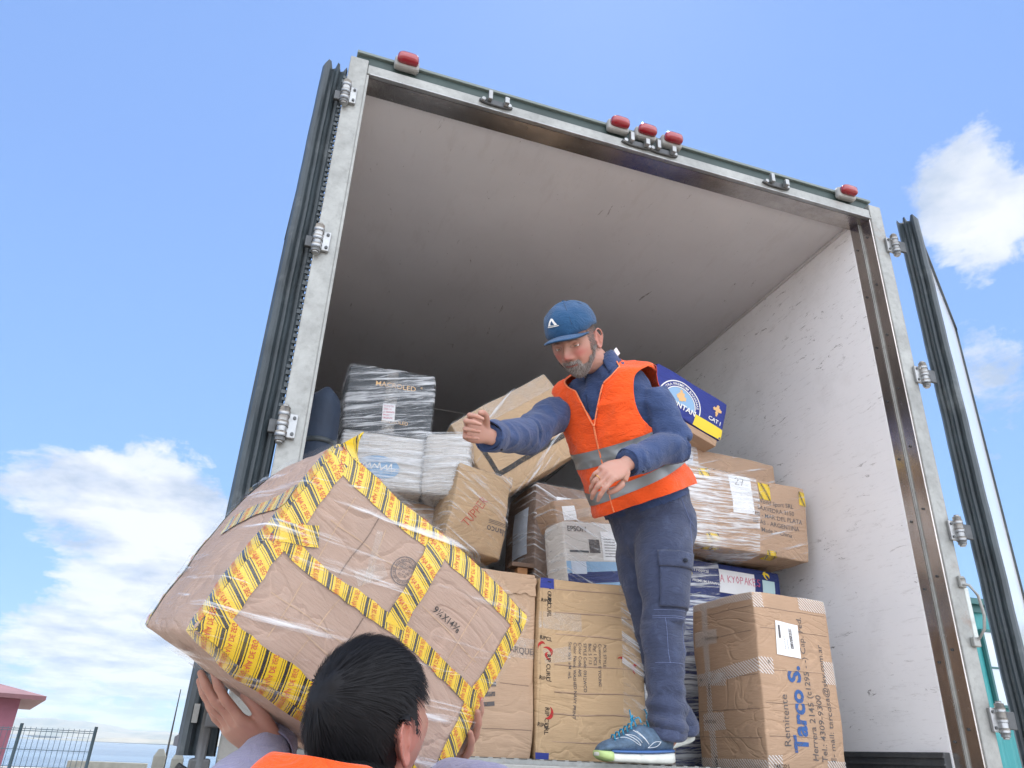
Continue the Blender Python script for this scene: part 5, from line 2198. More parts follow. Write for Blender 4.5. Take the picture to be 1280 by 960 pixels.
# shirt: torso and sleeves
bm = BM()
T_.solid(bm, .0)
for a, b, c, e in ((Lsh, Lel, Lwr, -.01), (Rsh, Rel, Rwr, -.015)):
    d = (c - b).normalized()
    limb(bm, [tuple(a + V3((0, 0, -.012))) + (.062,), tuple(a.lerp(b, .35)) + (.068,), tuple(a.lerp(b, .7)) + (.064,), tuple(b) + (.061,), tuple(b.lerp(c, .35)) + (.057,), tuple(b.lerp(c, .75)) + (.050,), tuple(c - d * .004) + (.045,)], 5, 22, cap_r=False)
bm = remesh(bm, .0062, 3)
sg = [(Lsh, Lel, 1.5), (Lel, Lwr, 1.35), (Rsh, Rel, 1.5), (Rel, Rwr, 1.35), (V3((1.3, .2, .8)), V3((1.1, .1, 1.2)), .8)]
displace(bm, folds(sg, .0120, 3.0, 9, 8))
# the shirt opens at the collar; take out what lies over the neck
nk = V3((1.025, .060, 1.352))
dl_ = [f for f in bm.faces if (f.calc_center_median() - nk).dot(V3((-.45, -.25, .86))) > -.006 and (f.calc_center_median() - nk).length < .085]
bmesh.ops.delete(bm, geom=dl_, context='FACES')
_c, _l, _f, _t, _a, _b = T_.basis(1.75)
dl_ = [f for f in bm.faces if (f.calc_center_median() - _c).dot(_t) < 0 and f.calc_center_median().z < 1.05 and (f.calc_center_median() - _c).length < .32 and f.calc_center_median().x > 1.10 and f.calc_center_median().y > .0 + (.0)]
bmesh.ops.delete(bm, geom=dl_, context='FACES')
shirt = obj('shirt', bm, M['shirt_blue'], wk, smooth=True)
sb = bvh_of(shirt)
# cuffs
for b, c in ((Lel, Lwr), (Rel, Rwr)):
    d = (c - b).normalized()
    bm = BM()
    rings = []
    a1, b1 = frame(d)
    for s_, r_ in ((-.060, .050), (-.058, .0525), (-.03, .0505), (-.004, .0490), (.000, .0475), (-.003, .0440), (-.03, .042)):
        rings.append([c + d * s_ + (a1 * math.cos(t) + b1 * math.sin(t)) * (r_ + .0015 * math.sin(5 * t)) for t in [2 * PI * k / 26 for k in range(26)]])
    ring_loft(bm, rings, cap=False)
    cf = obj('cuff', bm, M['shirt_blue'], wk, smooth=True)
    bm = BM()
    ellipsoid(bm, c - d * .03 + (-b1 * .6 - a1 * .4).normalized() * .052, (.005, .005, .005), None, 8)
    obj('button', bm, M['cap_dark'], cf, smooth=True)
# collar: two stand-up points round the neck, and the darker opening of the placket
bm = BM()
n = 40
rows = []
cN = V3((1.010, .052, 1.348))
up_ = V3((-.42, -.26, .87)).normalized()
fr_ = V3((-.60, -.72, -.1)); fr_ = (fr_ - up_ * fr_.dot(up_)).normalized()
lf_ = up_.cross(fr_) * -1
lf_ = fr_.cross(up_) * 1.0
for j, (h_, rr) in enumerate(((-.030, .070), (-.005, .0665), (.022, .0635), (.034, .0655), (.026, .073), (.0, .083), (-.016, .092))):
    row = []
    for k in range(n + 1):
        th = R_(28) + (2 * PI - R_(56)) * k / n
        pt = math.exp(-((k / n) / .10) ** 2) + math.exp(-((1 - k / n) / .10) ** 2)
        hh = h_ - (.035 * pt if j > 3 else .012 * pt)
        row.append(bm.verts.new(cN + (fr_ * math.cos(th) + lf_ * math.sin(th)) * (rr + (.012 * pt if j > 4 else 0)) + up_ * hh))
    rows.append(row)
for j in range(len(rows) - 1):
    for k in range(n):
        bm.faces.new((rows[j][k], rows[j][k + 1], rows[j + 1][k + 1], rows[j + 1][k]))
solidify(bm, .0015)
obj('collar', bm, M['shirt_blue'], wk, smooth=True)


# safety vest
def vth(t):
    """half angle of the V neck at ring height t"""
    if t < 5.0: return -1
    if t < 6.6: return (t - 5.0) * .15
    return .24 + (t - 6.6) * .40


def vest_g(th, t):
    th = (th + PI) % (2 * PI) - PI
    g1 = 1.0
    if abs(th) < PI / 2: g1 = abs(th) - vth(t)
    g2 = 1.0
    for s in (-1, 1):
        dx = (th - s * 1.45) / .62
        dt = (t - 5.75) / 1.45
        g2 = min(g2, (dx * dx + dt * dt) - 1.0)
    g3 = (9.2 if abs(th) > 1.9 else 9.3) - t
    g4 = t - (1.98 + .10 * math.cos(th))
    return min(g1, g2 * .5, g3, g4)


def vest_infl(th, t):
    th = (th + PI) % (2 * PI) - PI
    base = .022 + .010 * math.exp(-((t - 2.2) / 1.2) ** 2)
    # stands off over the shoulder caps and sags at the front hem
    base += .030 * math.exp(-((abs(th) - 1.5) / .8) ** 2) * math.exp(-((t - 7.5) / .9) ** 2)
    base += .016 * math.exp(-((abs(th) - 2.0) / .7) ** 2) * math.exp(-((t - 6.6) / 1.4) ** 2)
    base += .018 * max(0, math.cos(th)) * math.exp(-((t - 2.2) / 1.0) ** 2)
    base += .006 * math.sin(th * 5 + t * 1.1) * math.exp(-((t - 1.8) / 2.2) ** 2)
    if t > 8: base -= .004 * min(1, t - 8)
    return base


def vest_fold(p, n_):
    q = p + V3((0, 0, 0))
    ax = V3((-.45, -.2, .87))
    s = q.dot(ax)
    r1 = ridge(V3((q.x * 9 + s * 4, q.y * 9, s * 9)))
    r2 = ridge(V3((q.x * 5, q.y * 5, s * 22)))
    r3 = ridge(V3((q.x * 14 - s * 9, q.y * 14 + s * 6, s * 5)))
    return .0075 * (r1 - .5) + .0035 * (r2 - .5) + .0035 * (r3 - .5)


bm = shell(T_, vest_g, 1.0, 9.5, 170, 200, vest_infl, fold=vest_fold)
solidify(bm, .0022)
vest = obj('safety_vest', bm, M['vest_orange'], wk, smooth=True)


def band(t0, t1, nm='reflective_band'):
    g = lambda th, t: min(vest_g(th, t), t - t0, t1 - t)
    b = shell(T_, g, t0 - .1, t1 + .1, 26, 200, vest_infl, off=.0022, fold=vest_fold)
    return obj(nm, b, M['reflective_band'], vest, smooth=True)


band(3.80, 4.28)
band(2.62, 3.02)
# piping along the neck opening and front zip
for s in (-1, 1):
    pts = []
    for k in range(40):
        t = 5.02 + 4.1 * k / 39
        th = vth(t)
        p_ = T_.surf(s * th, t, vest_infl(s * th, t) + .002)
        pts.append(p_)
    bm = BM()
    tube(bm, pts, .0028, 6)
    obj('piping', bm, M['vest_trim'], vest, smooth=True)
bm = BM()
pts = [T_.surf(0, 2.12 + 2.9 * k / 30, vest_infl(0, 2.12 + 2.9 * k / 30) + .0035) for k in range(31)]
tube(bm, pts, .0035, 6, flat=.5)
obj('zip', bm, M['vest_trim'], vest, smooth=True)
# pale size label at the nape
bm = BM()
pz = T_.surf(R_(140), 9.1, .02)
box(bm, (-.014, -.002, -.008), (.014, .002, .010), Matrix.Translation(pz + V3((0, 0, .012))) @ Euler((.3, .6, .5)).to_matrix().to_4x4())
obj('neck_label', bm, M['paper'], vest)

# trousers
bm = BM()
TT = Torso([((1.318, .205, .66), .115, .080, 66), ((1.312, .205, .72), .138, .104, 66), ((1.306, .205, .78), .150, .116, 65), ((1.296, .203, .84), .154, .124, 64), ((1.262, .19, .90), .158, .130, 65), ((1.212, .174, .97), .158, .134, 64)])
TT.solid(bm, .004, 30, 3)
limb(bm, [(1.2850, .185, .93, 0.0700), (1.3050, .165, .86, 0.0900), (1.3120, .150, .80, 0.0949), (1.2960, .125, .70, 0.1007), (1.2780, .112, .60, 0.0920), (1.2780, .105, .50, 0.0774), (1.2720, .105, .42, 0.0720), (1.2740, .112, .33, 0.0681), (1.2760, .118, .22, 0.0658), (1.2740, .120, .13, 0.0635), (1.2720, .120, .090, 0.0635)], 4, 26, cap_r=False)
limb(bm, [(1.285, .225, .93, .070), (1.300, .245, .86, .085), (1.305, .270, .80, 0.0911), (1.292, .285, .70, 0.0967), (1.304, .290, .60, 0.0854), (1.322, .295, .50, 0.0757), (1.338, .300, .42, 0.0695), (1.358, .300, .33, 0.0660), (1.380, .300, .22, 0.0625), (1.415, .300, .14, 0.0598), (1.425, .300, .115, 0.0598)], 4, 26, cap_r=False)
bm = remesh(bm, .0066, 3)
sg = [(Lhip, Lkn, .8), (Lkn, Lan, 1.3), (Rhip, Rkn, .8), (Rkn, Ran, 1.3)]
ff = folds(sg, .0125, 9.0, 8, 6)


def tf(p, n_):
    k = ff(p, n_)
    low = max(0, min(1, (.30 - p.z) / .18))
    s = math.sin((p.z + .03 * noise.noise(p * 7) + .25 * (p.x - 1.29)) * 120)
    return k + low * .0085 * s * (.5 + noise.noise(p * 8 + V3((4, 4, 4)))) 


displace(bm, tf)
tr = obj('trousers', bm, M['trouser_blue'], wk, smooth=True)
tb = bvh_of(tr)
Dr = (.10, 1, 0)
# cargo pocket on the outer left thigh, with flap, and stitched seams
def rect(x0, x1, z0, z1, sk=0.0): return lambda u, v: (x0 + (x1 - x0) * u + sk * v, -.3, z0 + (z1 - z0) * v)


pk = conform('cargo_pocket', M['trouser_blue'], tb, rect(1.190, 1.322, .475, .640, .0), 16, 18, Dr, .011, wk, .009)
fl_ = conform('pocket_flap', M['trouser_blue'], tb, rect(1.185, 1.328, .605, .660), 16, 6, Dr, .018, pk, .006)
bm = BM()
h = tb.ray_cast(V3((1.275, -.3, .628)), V3(Dr).normalized())
if h[0] is not None:
    ellipsoid(bm, h[0] + V3((0, -.022, 0)), (.010, .005, .008), None, 8)
    obj('button', bm, M['cap_dark'], pk, smooth=True)
else: bm.free()
for line in ([(1.178, -.3, .466), (1.345, -.3, .466)], [(1.175, -.3, .440), (1.34, -.3, .440)], [(1.175, -.3, .446), (1.34, -.3, .446)],
             [(1.338, -.3, .80), (1.336, -.3, .60), (1.322, -.3, .45), (1.312, -.3, .25), (1.305, -.3, .12)], [(1.18, -.3, .30), (1.34, -.3, .30)], [(1.21, -.3, .44), (1.22, -.3, .30)], [(1.28, -.3, .43), (1.285, -.3, .31)],
             [(1.30, -.3, .86), (1.33, -.3, .80), (1.37, -.3, .765)]):
    strip_on('stitched_seam', M['seam_blue'], tb, line, .0028, Dr, .0006, tr)
# turned hems
for (cx_, cy_, cz_, r_) in ((1.270, .120, .088, .066), (1.425, .300, .112, .064)):
    bm = BM()
    rings = []
    for dz, k in ((.022, .97), (.018, 1.03), (.0, 1.05), (-.012, 1.03), (-.015, .96), (.0, .90)):
        rings.append([(cx_ + r_ * k * math.cos(t) * (1 + .05 * math.sin(3 * t + 1)), cy_ + r_ * k * math.sin(t), cz_ + dz + .008 * math.sin(2 * t + 1) + .010 * math.cos(t)) for t in [2 * PI * q / 30 for q in range(30)]])
    ring_loft(bm, rings, cap=False)
    obj('trouser_hem', bm, M['trouser_blue'], tr, smooth=True)


# shoes
def shoe(M4, label=None):
    """running shoe: toe at -x, heel at +x, ground z=0 in its own space, length .30"""
    def X(p): return M4 @ V3(p)
    bm = BM()
    st = [(-.152, .004, .030), (-.148, .020, .034), (-.125, .040, .034), (-.08, .049, .034), (-.02, .047, .035), (.04, .042, .037), (.095, .040, .041), (.130, .032, .044), (.146, .014, .044), (.150, .003, .042)]
    rings = []
    for x, wd, zt in cr(st, 3):
        bz = .016 * max(0, (-x - .09) / .06) ** 2 + .010 * max(0, (x - .11) / .04) ** 2
        rings.append([X((x, wd * math.cos(t) * (1.0 if math.sin(t) < 0 else .95), bz + (zt - .006 - bz) * (.5 + .5 * math.copysign(abs(math.sin(t)) ** .35, math.sin(t))))) for t in [2 * PI * k / 20 for k in range(20)]])
    ring_loft(bm, rings)
    sh = obj('shoe', bm, M['sole_white'], wk, smooth=True)
    bm = BM()
    rings = []
    for x, wd, zt in cr(st[1:4], 3):
        bz = .016 * max(0, (-x - .09) / .06) ** 2
        rings.append([X((x - .0015, (wd + .002) * math.cos(t), bz - .001 + (zt + .000 - bz) * (.5 + .5 * math.copysign(abs(math.sin(t)) ** .35, math.sin(t))))) for t in [2 * PI * k / 20 for k in range(20)]])
        if x > -.122: break
    ring_loft(bm, rings)
    obj('toe_guard', bm, M['sole_green'], sh, smooth=True)
    bm = BM()
    up2 = [(-.146, .018, .026, .040), (-.130, .034, .026, .056), (-.105, .042, .026, .066), (-.075, .045, .026, .076), (-.045, .044, .026, .092), (-.015, .041, .027, .108), (.015, .037, .028, .116), (.05, .036, .030, .110), (.09, .037, .036, .104), (.120, .032, .038, .102), (.138, .020, .040, .096), (.143, .006, .042, .086)]
    rings = []
    for x, wd, zb, zt in cr(up2, 3):
        rings.append([X((x, wd * (1 - .30 * max(0, math.sin(t))) * math.cos(t), (zb + zt) / 2 + (zt - zb) / 2 * math.sin(t))) for t in [2 * PI * k / 24 for k in range(24)]])
    ring_loft(bm, rings)
    up = obj('upper', bm, M['shoe_mesh'], sh, smooth=True)
    ub = bvh_of(up)
    # the collar of the shoe over the sole edge
    bm = BM()
    rings = []
    for x, wd, zt in cr(st, 3):
        if x < -.12: continue
        rings.append([X((x * .995, (wd + .0005) * math.cos(t), zt - .003 + .006 * math.sin(t))) for t in [2 * PI * k / 20 for k in range(20)]])
    ring_loft(bm, rings)
    obj('midsole_line', bm, M['shoe_blue'], sh, smooth=True)
    dirv_ = (M4.to_3x3() @ V3((0, 1, -.12)))
    def S(x, z): return tuple(X((x, -.12, z + .012)))
    for ln, w_3 in (([S(-.052, .082), S(-.005, .052)], .0032), ([S(-.052, .082), S(-.028, .078), S(-.000, .058)], .0026), ([S(-.005, .052), S(-.018, .060)], .0026), ([S(-.022, .096), S(.028, .056)], .0040), ([S(-.012, .094), S(.028, .056)], .0026), ([S(-.09, .068), S(-.06, .073), S(-.025, .056), S(-.005, .050)], .0026), ([S(.028, .045), S(.05, .062), S(.075, .064)], .0026), ([S(.075, .064), S(.06, .050), S(.028, .045)], .0026)):
        strip_on('side_mark', M['shoe_line'], ub, ln, w_3, dirv_, .0006, up, 16)
    # laces
    for k in range(6):
        x = -.090 + k * .016
        bm = BM()
        zt = .074 + k * .0090
        tube(bm, [X((x - .004, -.026, zt - .010)), X((x, -.012, zt + .005)), X((x + .006, .010, zt + .006)), X((x + .010, .024, zt - .008))], .0026, 6)
        obj('lace', bm, M['lace_blue'], sh, smooth=True)
    bm = BM()
    for pts in ([(-.012, -.004, .124), (-.020, -.016, .140), (-.030, -.020, .128), (-.018, -.012, .118)], [(-.012, .0, .124), (.002, -.018, .136), (.006, -.026, .120)], [(-.012, -.004, .124), (-.034, -.028, .116), (-.040, -.036, .098)], [(-.012, .0, .124), (-.016, .004, .150), (-.020, .0, .158)]):
        tube(bm, [X(p) for p in [q[:3] for q in cr(pts, 4)]], .0022, 6)
    obj('lace_bow', bm, M['lace_blue'], sh, smooth=True)
    return sh


shoe(Matrix.Translation((1.148, .096, .004)) @ Matrix.Rotation(R_(7), 4, 'Z') @ Matrix.Scale(.95, 4))
shoe(Matrix.Translation((1.350, .300, .042)) @ Matrix.Rotation(R_(-3), 4, 'Z') @ Matrix.Rotation(R_(-17), 4, 'Y') @ Matrix.Scale(.90, 4))

# cap
capM = HM @ Matrix.Scale(1.04, 4)
def capfn(q, p):
    return q


bm = BM()
rings = []
for i in range(15):
    a = PI / 2 * i / 14
    r_c, z_c = math.cos(a), math.sin(a)
    ring = []
    for k in range(48):
        t = 2 * PI * k / 48
        x = .0885 * r_c * math.sin(t)
        y = (.108 if math.cos(t) > 0 else .106) * r_c * math.cos(t) - .004
        z = .047 + .098 * z_c ** .86 + (.012 * math.cos(t) if i < 4 else 0) * (1 - i / 4) * (-1)
        fr = max(0, math.cos(t)) ** 2
        y += .010 * fr * math.sin(a * 2) + .0
        seamd = .0012 * (1 - min(1, abs(math.sin(3 * t)) * 9))
        ring.append(capM @ V3((x * (1 - seamd * 8), y * (1 - seamd * 8), z + .008 * noise.noise(V3((x * 25, y * 25, z * 25))))))
    rings.append(ring)
ring_loft(bm, rings, cap=False)
bm.faces.ensure_lookup_table()
solidify(bm, .002)
cap = obj('cap', bm, M['cap_blue'], wk, smooth=True)
capb = bvh_of(cap)
# brim: curved sheet
for nm, dz, mt in (('brim', 0.0, 'cap_blue'), ('brim_underside', -.0035, 'cap_dark')):
    bm = BM()
    g = []
    for j in range(11):
        v = j / 10
        row = []
        for i in range(29):
            u = -1 + 2 * i / 28
            th = u * 1.12
            rx, ry = .086, .103
            bx_, by_ = rx * math.sin(th), ry * math.cos(th) - .004
            ln = .078 * (1 - abs(u) ** 3.2)
            x = bx_ * (1 + .10 * v * (1 - abs(u)))
            y = by_ + ln * v
            z = .046 + .002 * v - .020 * (x / .085) ** 2 - .004 * v * v + dz
            row.append(bm.verts.new(capM @ V3((x, y, z))))
        g.append(row)
    for j in range(10):
        for i in range(28):
            bm.faces.new((g[j][i], g[j][i + 1], g[j + 1][i + 1], g[j + 1][i]))
    bmesh.ops.recalc_face_normals(bm, faces=bm.faces)
    solidify(bm, .0028)
    obj(nm, bm, M[mt], cap, smooth=True)
bm = BM()
ellipsoid(bm, capM @ V3((0, -.004, .146)), (.007, .007, .004), None, 8)
obj('cap_button', bm, M['cap_blue'], cap, smooth=True)
for k in range(6):
    t = PI / 6 + PI / 3 * k
    bm = BM()
    pts = []
    for i in range(13):
        a = PI / 2 * (i / 13)
        pts.append(capM @ V3((.0897 * math.cos(a) * math.sin(t), (.109 * math.cos(a) + .010 * max(0, math.cos(t)) ** 2 * math.sin(2 * a)) * math.cos(t) - .004, (.0475 + .099 * math.sin(a) ** .86))))
    tube(bm, pts, .0008, 5)
    obj('cap_seam', bm, M['cap_dark'], cap, smooth=True)
# white peak emblem on the front panel
def logo(pts2, mat, off, cx=0.020, cz=.092):
    bm = BM()
    vs = [bm.verts.new((x, z, 0)) for x, z in pts2]
    bm.faces.new(vs)
    bmesh.ops.triangulate(bm, faces=bm.faces[:])
    bmesh.ops.subdivide_edges(bm, edges=bm.edges[:], cuts=4, use_grid_fill=True)
    d_ = (capM.to_3x3() @ V3((0, -1, 0))).normalized()
    for v in bm.verts:
        h = capb.ray_cast(capM @ V3((cx - v.co.x * 1.15, .20, cz + v.co.y * 1.15)), d_)
        v.co = h[0] - d_ * off
    obj('emblem', bm, M[mat], cap)


logo([(-.020, -.009), (.022, -.009), (.016, -.004), (.004, .014), (-.002, .016), (-.009, .008)], 'ink_white', .0012)
logo([(-.007, -.003), (.007, -.004), (.003, .004), (.0, .010), (-.005, .004)], 'cap_blue', .0018)
logo([(-.018, -.0065), (.020, -.0066), (.018, -.0052), (-.016, -.0050)], 'cap_blue', .0018)

# beard, moustache, side hair: short greying strands rooted on the head
bm = BM()
bm.from_mesh(body.data)
bm.normal_update()
inv = HM.inverted()
rg = random.Random(7)
beard, side_h = [], []
for f in bm.faces:
    c = f.calc_center_median()
    q = (inv @ c) / 1.04
    if q.length > .17: continue
    x, y, z = q
    ax = abs(x)
    jaw = (z < -.047 and y > .015 and z > -.135) or (z < -.020 and .006 < y < .030 and ax > .052)
    mouth = ax < .024 and -.0665 < z < -.0535 + .2 * max(0, ax - .01)
    cheek = ax > .034 and z > -.068 and y > .045
    mous = (-.0545 < z < -.0455) and ax < .030 and y > .06
    if (jaw and not mouth and not cheek) or mous:
        for _ in range(3): beard.append((c + V3((rg.uniform(-1, 1), rg.uniform(-1, 1), rg.uniform(-1, 1))) * .0012, f.normal.copy()))
    if z > -.030 and ax > .055 and y < .045 and z < .05 and not (ax > .0775 and -.028 < y < .018 and z < .03):
        for _ in range(2): side_h.append((c, f.normal.copy()))
    if y < -.03 and z > -.055 and z < .05:
        side_h.append((c, f.normal.copy()))
bm.free()
rg.shuffle(beard)
dn_ = (HM.to_3x3() @ V3((0, .35, -1))).normalized()
bk_ = (HM.to_3x3() @ V3((0, -.6, -.8))).normalized()
half = len(beard) // 2
obj('beard', hairs(beard[:half][:3400], .010, .0009, lambda p: dn_, 3, .45, .45, 3), M['hair_grey'], wk)
obj('beard_highlights', hairs(beard[half:][:3600], .010, .0008, lambda p: dn_, 3, .45, .5, 4), M['hair_silver'], wk)
rg.shuffle(side_h)
obj('hair', hairs(side_h[:5000], .010, .0010, lambda p: bk_, 3, .3, .25, 5), M['hair_grey'], wk)

# ------------------------------------------------------------------ the carrier on the ground
HC = Matrix.Translation((.126, -1.128, .036)) @ Matrix.Rotation(R_(-20), 4, 'Z') @ Matrix(((.838, .541, -.077), (-.515, .735, -.441), (-.182, .409, .894))).to_4x4()
cp = thing('person', 'dark haired person seen from behind in an orange vest, lifting the taped carton overhead', 'person', (.10, -1.20, GZ))
CS = .885
nb = V3((.090, -1.205, -.075))
TC = Torso([((.09, -1.15, -.76), .150, .11, 195), ((.09, -1.15, -.58), .155, .12, 195), ((.09, -1.16, -.40), .165, .125, 197), ((.09, -1.18, -.25), .178, .120, 200), ((.09, -1.195, -.15), .185, .105, 202), ((.09, -1.20, -.09), .150, .085, 203), ((.09, -1.200, -.055), .095, .070, 205), ((.095, -1.195, -.030), .066, .062, 205)])
cl_sh, cl_el, cl_wr = V3((-.075, -1.14, -.175)), V3((-.145, -1.15, -.17)), V3((-.005, -1.075, .028))
# his left arm is raised on the left side of the picture, elbow out of frame below
cl_sh = V3((-.060, -1.17, -.135)); cl_el = V3((-.070, -1.000, -.130)); cl_wr = V3((.030, -.715, .006))
cr_sh, cr_el, cr_wr = V3((.255, -1.18, -.135)), V3((.350, -1.000, -.070)), V3((.312, -.694, -.041))
bm = head_shape(HC, smile=0, scale=CS)
hb = HC @ (V3((0, -.035, -.07)) * CS)
limb(bm, [(.09, -1.205, -.16, .062), (nb.x, nb.y, nb.z - .02, .060), (hb.x, hb.y, hb.z, .060), tuple(HC @ V3((0, -.02, -.0))) + (.055,)], 4, 24)
TC.solid(bm, -.02)
for a, b, c in ((cl_sh, cl_el, cl_wr), (cr_sh, cr_el, cr_wr)):
    limb(bm, [tuple(a) + (.050,), tuple(a.lerp(b, .5)) + (.044,), tuple(b) + (.038,), tuple(b.lerp(c, .4)) + (.036,), tuple(c) + (.026,)], 5, 18)
# legs to the ground, under the frame
for sx in (-1, 1):
    limb(bm, [(.09 + sx * .085, -1.16, -.80, .080), (.09 + sx * .10, -1.15, -1.0, .062), (.09 + sx * .11, -1.17, -1.15, .050), (.09 + sx * .115, -1.15, -1.28, .048), (.09 + sx * .12, -1.15, GZ + .07, .036)], 5, 18)
# hands: the left lies flat under the carton, the right closes round its lower right edge
lhc = frame_m(cl_wr + V3((-.002, -.02, -.012)), V3((-.83, -.24, .48)), V3((-.42, -.42, -.80)))
hand_shape(bm, lhc, -1, (.22, .20, .22, .26), .5, (.35, .4), 1.0)
rhc = frame_m(cr_wr, V3((.55, -.56, .62)), V3((.83, .31, -.46)))
hand_shape(bm, rhc, -1, (.30, .32, .34, .36), .5, (.7, .9), 1.0)
bm = remesh(bm, .0030, 2)
me = bpy.data.meshes.new('body')
bm.to_mesh(me)
bm.free()
tint_head(me, HC, brow=.9, flush=.35, scale=CS)
bodyc = obj('body', me, M['skin_tan'], cp, smooth=True)
for s in (-1, 1): eye(cp, HC, s, HC.to_3x3() @ V3((0, 1, .1)), CS)

# sweatshirt sleeves, ribbed at the cuff
bm = BM()
TC.solid(bm, -.008)
for a, b, c in ((cl_sh, cl_el, cl_wr), (cr_sh, cr_el, cr_wr)):
    d = (c - b).normalized()
    limb(bm, [tuple(a) + (.056,), tuple(a.lerp(b, .5)) + (.060,), tuple(b) + (.058,), tuple(b.lerp(c, .35)) + (.056,), tuple(b.lerp(c, .7)) + (.048,), tuple(c - d * .012) + (.039,)], 5, 22, cap_r=False)
bm = remesh(bm, .006, 3)
displace(bm, folds([(cl_sh, cl_el, 1.2), (cl_el, cl_wr, 1.2), (cr_sh, cr_el, 1.2), (cr_el, cr_wr, 1.2), (V3((.09, -1.16, -.8)), V3((.09, -1.18, -.3)), .8)], .006, 5.0, 11, 8))
obj('sweatshirt', bm, M['sleeve_lilac'], cp, smooth=True)
for b, c in ((cl_el, cl_wr), (cr_el, cr_wr)):
    d = (c - b).normalized()
    a1, b1 = frame(d)
    bm = BM()
    rings = []
    for s_, r_ in ((-.045, .044), (-.042, .0455), (-.03, .0425), (-.018, .0425), (-.010, .041), (.0, .0395), (.003, .037), (-.01, .035)):
        rings.append([c + d * s_ + (a1 * math.cos(t) + b1 * math.sin(t)) * (r_ + .0007 * (k % 2)) for k, t in enumerate([2 * PI * k / 60 for k in range(60)])])
    ring_loft(bm, rings, cap=False)
    obj('cuff', bm, M['sleeve_lilac'], cp, smooth=True)


def cg(th, t):
    g2 = 1.0
    for s in (-1, 1):
        g2 = min(g2, (((th - s * 1.5) / .6) ** 2 + ((t - 4.0) / .9) ** 2) - 1)
    return min(g2 * .5, 6.80 - t, t - .6)


bm = shell(TC, cg, .4, 7.0, 110, 160, lambda th, t: .020 + .006 * math.sin(4 * th + t), fold=vest_fold)
solidify(bm, .0022)
vc = obj('safety_vest', bm, M['vest_orange'], cp, smooth=True)
b = shell(TC, lambda th, t: min(cg(th, t), t - 1.6, 2.0 - t), 1.5, 2.1, 14, 160, lambda th, t: .020 + .006 * math.sin(4 * th + t), off=.0022, fold=vest_fold)
obj('reflective_band', b, M['reflective_band'], vc, smooth=True)
bm = BM()
for sx in (-1, 1):
    limb(bm, [(.09 + sx * .08, -1.16, -.74, .10), (.09 + sx * .10, -1.15, -1.0, .085), (.09 + sx * .11, -1.16, -1.15, .075), (.09 + sx * .12, -1.15, GZ + .06, .066)], 5, 22, cap_r=False)
ellipsoid(bm, (.09, -1.16, -.76), (.165, .125, .10))
bm = remesh(bm, .010, 2)
obj('trousers', bm, M['trouser_blue'], cp, smooth=True)
for sx in (-1, 1):
    bm = BM()
    rings = []
    for y, w_2, zt in cr([(-1.23, .02, .05), (-1.20, .035, .08), (-1.14, .042, .095), (-1.06, .047, .065), (-1.00, .042, .045), (-.965, .015, .03)], 3):
        rings.append([(.09 + sx * .125 + w_2 * math.cos(t), y, GZ + .004 + zt / 2 + zt / 2 * math.copysign(abs(math.sin(t)) ** .7, math.sin(t))) for t in [2 * PI * k / 18 for k in range(18)]])
    ring_loft(bm, rings)
    obj('shoe', bm, M['rubber'], cp, smooth=True)

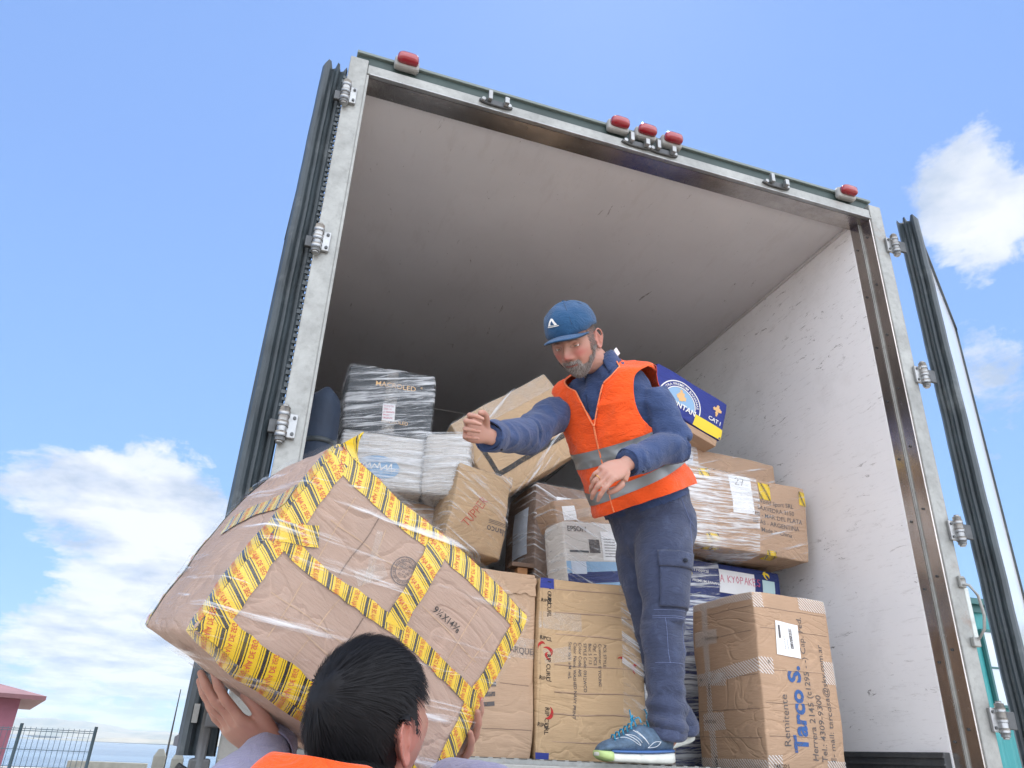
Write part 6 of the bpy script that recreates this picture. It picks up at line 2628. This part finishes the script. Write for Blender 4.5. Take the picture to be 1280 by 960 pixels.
# black hair swirling out from the crown
bm = BM()
bm.from_mesh(bodyc.data)
bm.normal_update()
inv = HC.inverted()
rg = random.Random(11)
roots = []
scalp = BM()
for f in bm.faces:
    c = f.calc_center_median()
    q = (inv @ c) / CS
    if q.length > .16: continue
    x, y, z = q
    ax = abs(x)
    line = .062 - .0 if y > .05 else 99
    ok = (z > .045 + max(0, y - .02) * .55) or (y < -.015 and z > -.068 - .0) or (y < .028 and z > -.012 and ax > .05)
    if ax > .060 and -.040 < y < .026 and z < .026: ok = False
    if ok:
        for _ in range(4):
            roots.append((c + V3((rg.uniform(-1, 1), rg.uniform(-1, 1), rg.uniform(-1, 1))) * .0020, f.normal.copy()))
tree = BVHTree.FromBMesh(bm)
bm.free()
rg.shuffle(roots)
whorl = HC @ (V3((-.012, -.082, .078)) * CS)
Hup = (HC.to_3x3() @ V3((0, 0, 1))).normalized()
Hf = (HC.to_3x3() @ V3((0, 1, 0))).normalized()


def flow(p):
    d = p - whorl
    L_ = d.length + 1e-5
    n = (p - HC.translation).normalized()
    sw = n.cross(d / L_) * (.55 * math.exp(-L_ / .035))
    cl = .25 * noise.noise(p * 55)
    t_ = n.cross(d / L_) * cl
    dn = -Hup * min(1, max(0, (L_ - .06) / .08)) * (.9 if (inv @ p).z < .06 else .0)
    return (d / L_ + sw + t_ + dn).normalized()


def hl(p):
    z = (inv @ p).z
    q_ = inv @ p
    if abs(q_.x) > .058 and z < .055 and q_.y > -.045: return .012
    return .030 + .016 * max(0, min(1, (z + .02) / .10))


def clr(q, n):
    h = tree.find_nearest(q)
    return h[1] if h[0] is not None else n


hb_ = hairs(roots[:17000], hl, .0013, flow, 5, .16, .42, 9, clearance=clr)
hc_ = obj('hair', hb_, M['hair_black'], cp, smooth=True)
# under-layer that closes the gaps between strands
b2 = BM()
fs_ = []
src = BM()
src.from_mesh(bodyc.data)
src.normal_update()
mp = {}
for f in src.faces:
    c = f.calc_center_median()
    q = (inv @ c) / CS
    if q.length > .16: continue
    x, y, z = q
    ax = abs(x)
    ok = (z > .050 + max(0, y - .02) * .55) or (y < -.020 and z > -.060) or (y < .022 and z > -.006 and ax > .05)
    if ax > .0765 and -.032 < y < .020 and z < .026: ok = False
    if not ok: continue
    vs_ = []
    for v in f.verts:
        if v.index not in mp:
            dd = (inv @ v.co)
            th_ = .0035 + .004 * max(0, min(1, (dd.z + .02) / .1))
            mp[v.index] = b2.verts.new(v.co + v.normal * th_ * (1 + .35 * noise.noise(v.co * 60)))
        vs_.append(mp[v.index])
    b2.faces.new(vs_)
src.free()
obj('hair_base', b2, M['hair_black'], cp, smooth=True)
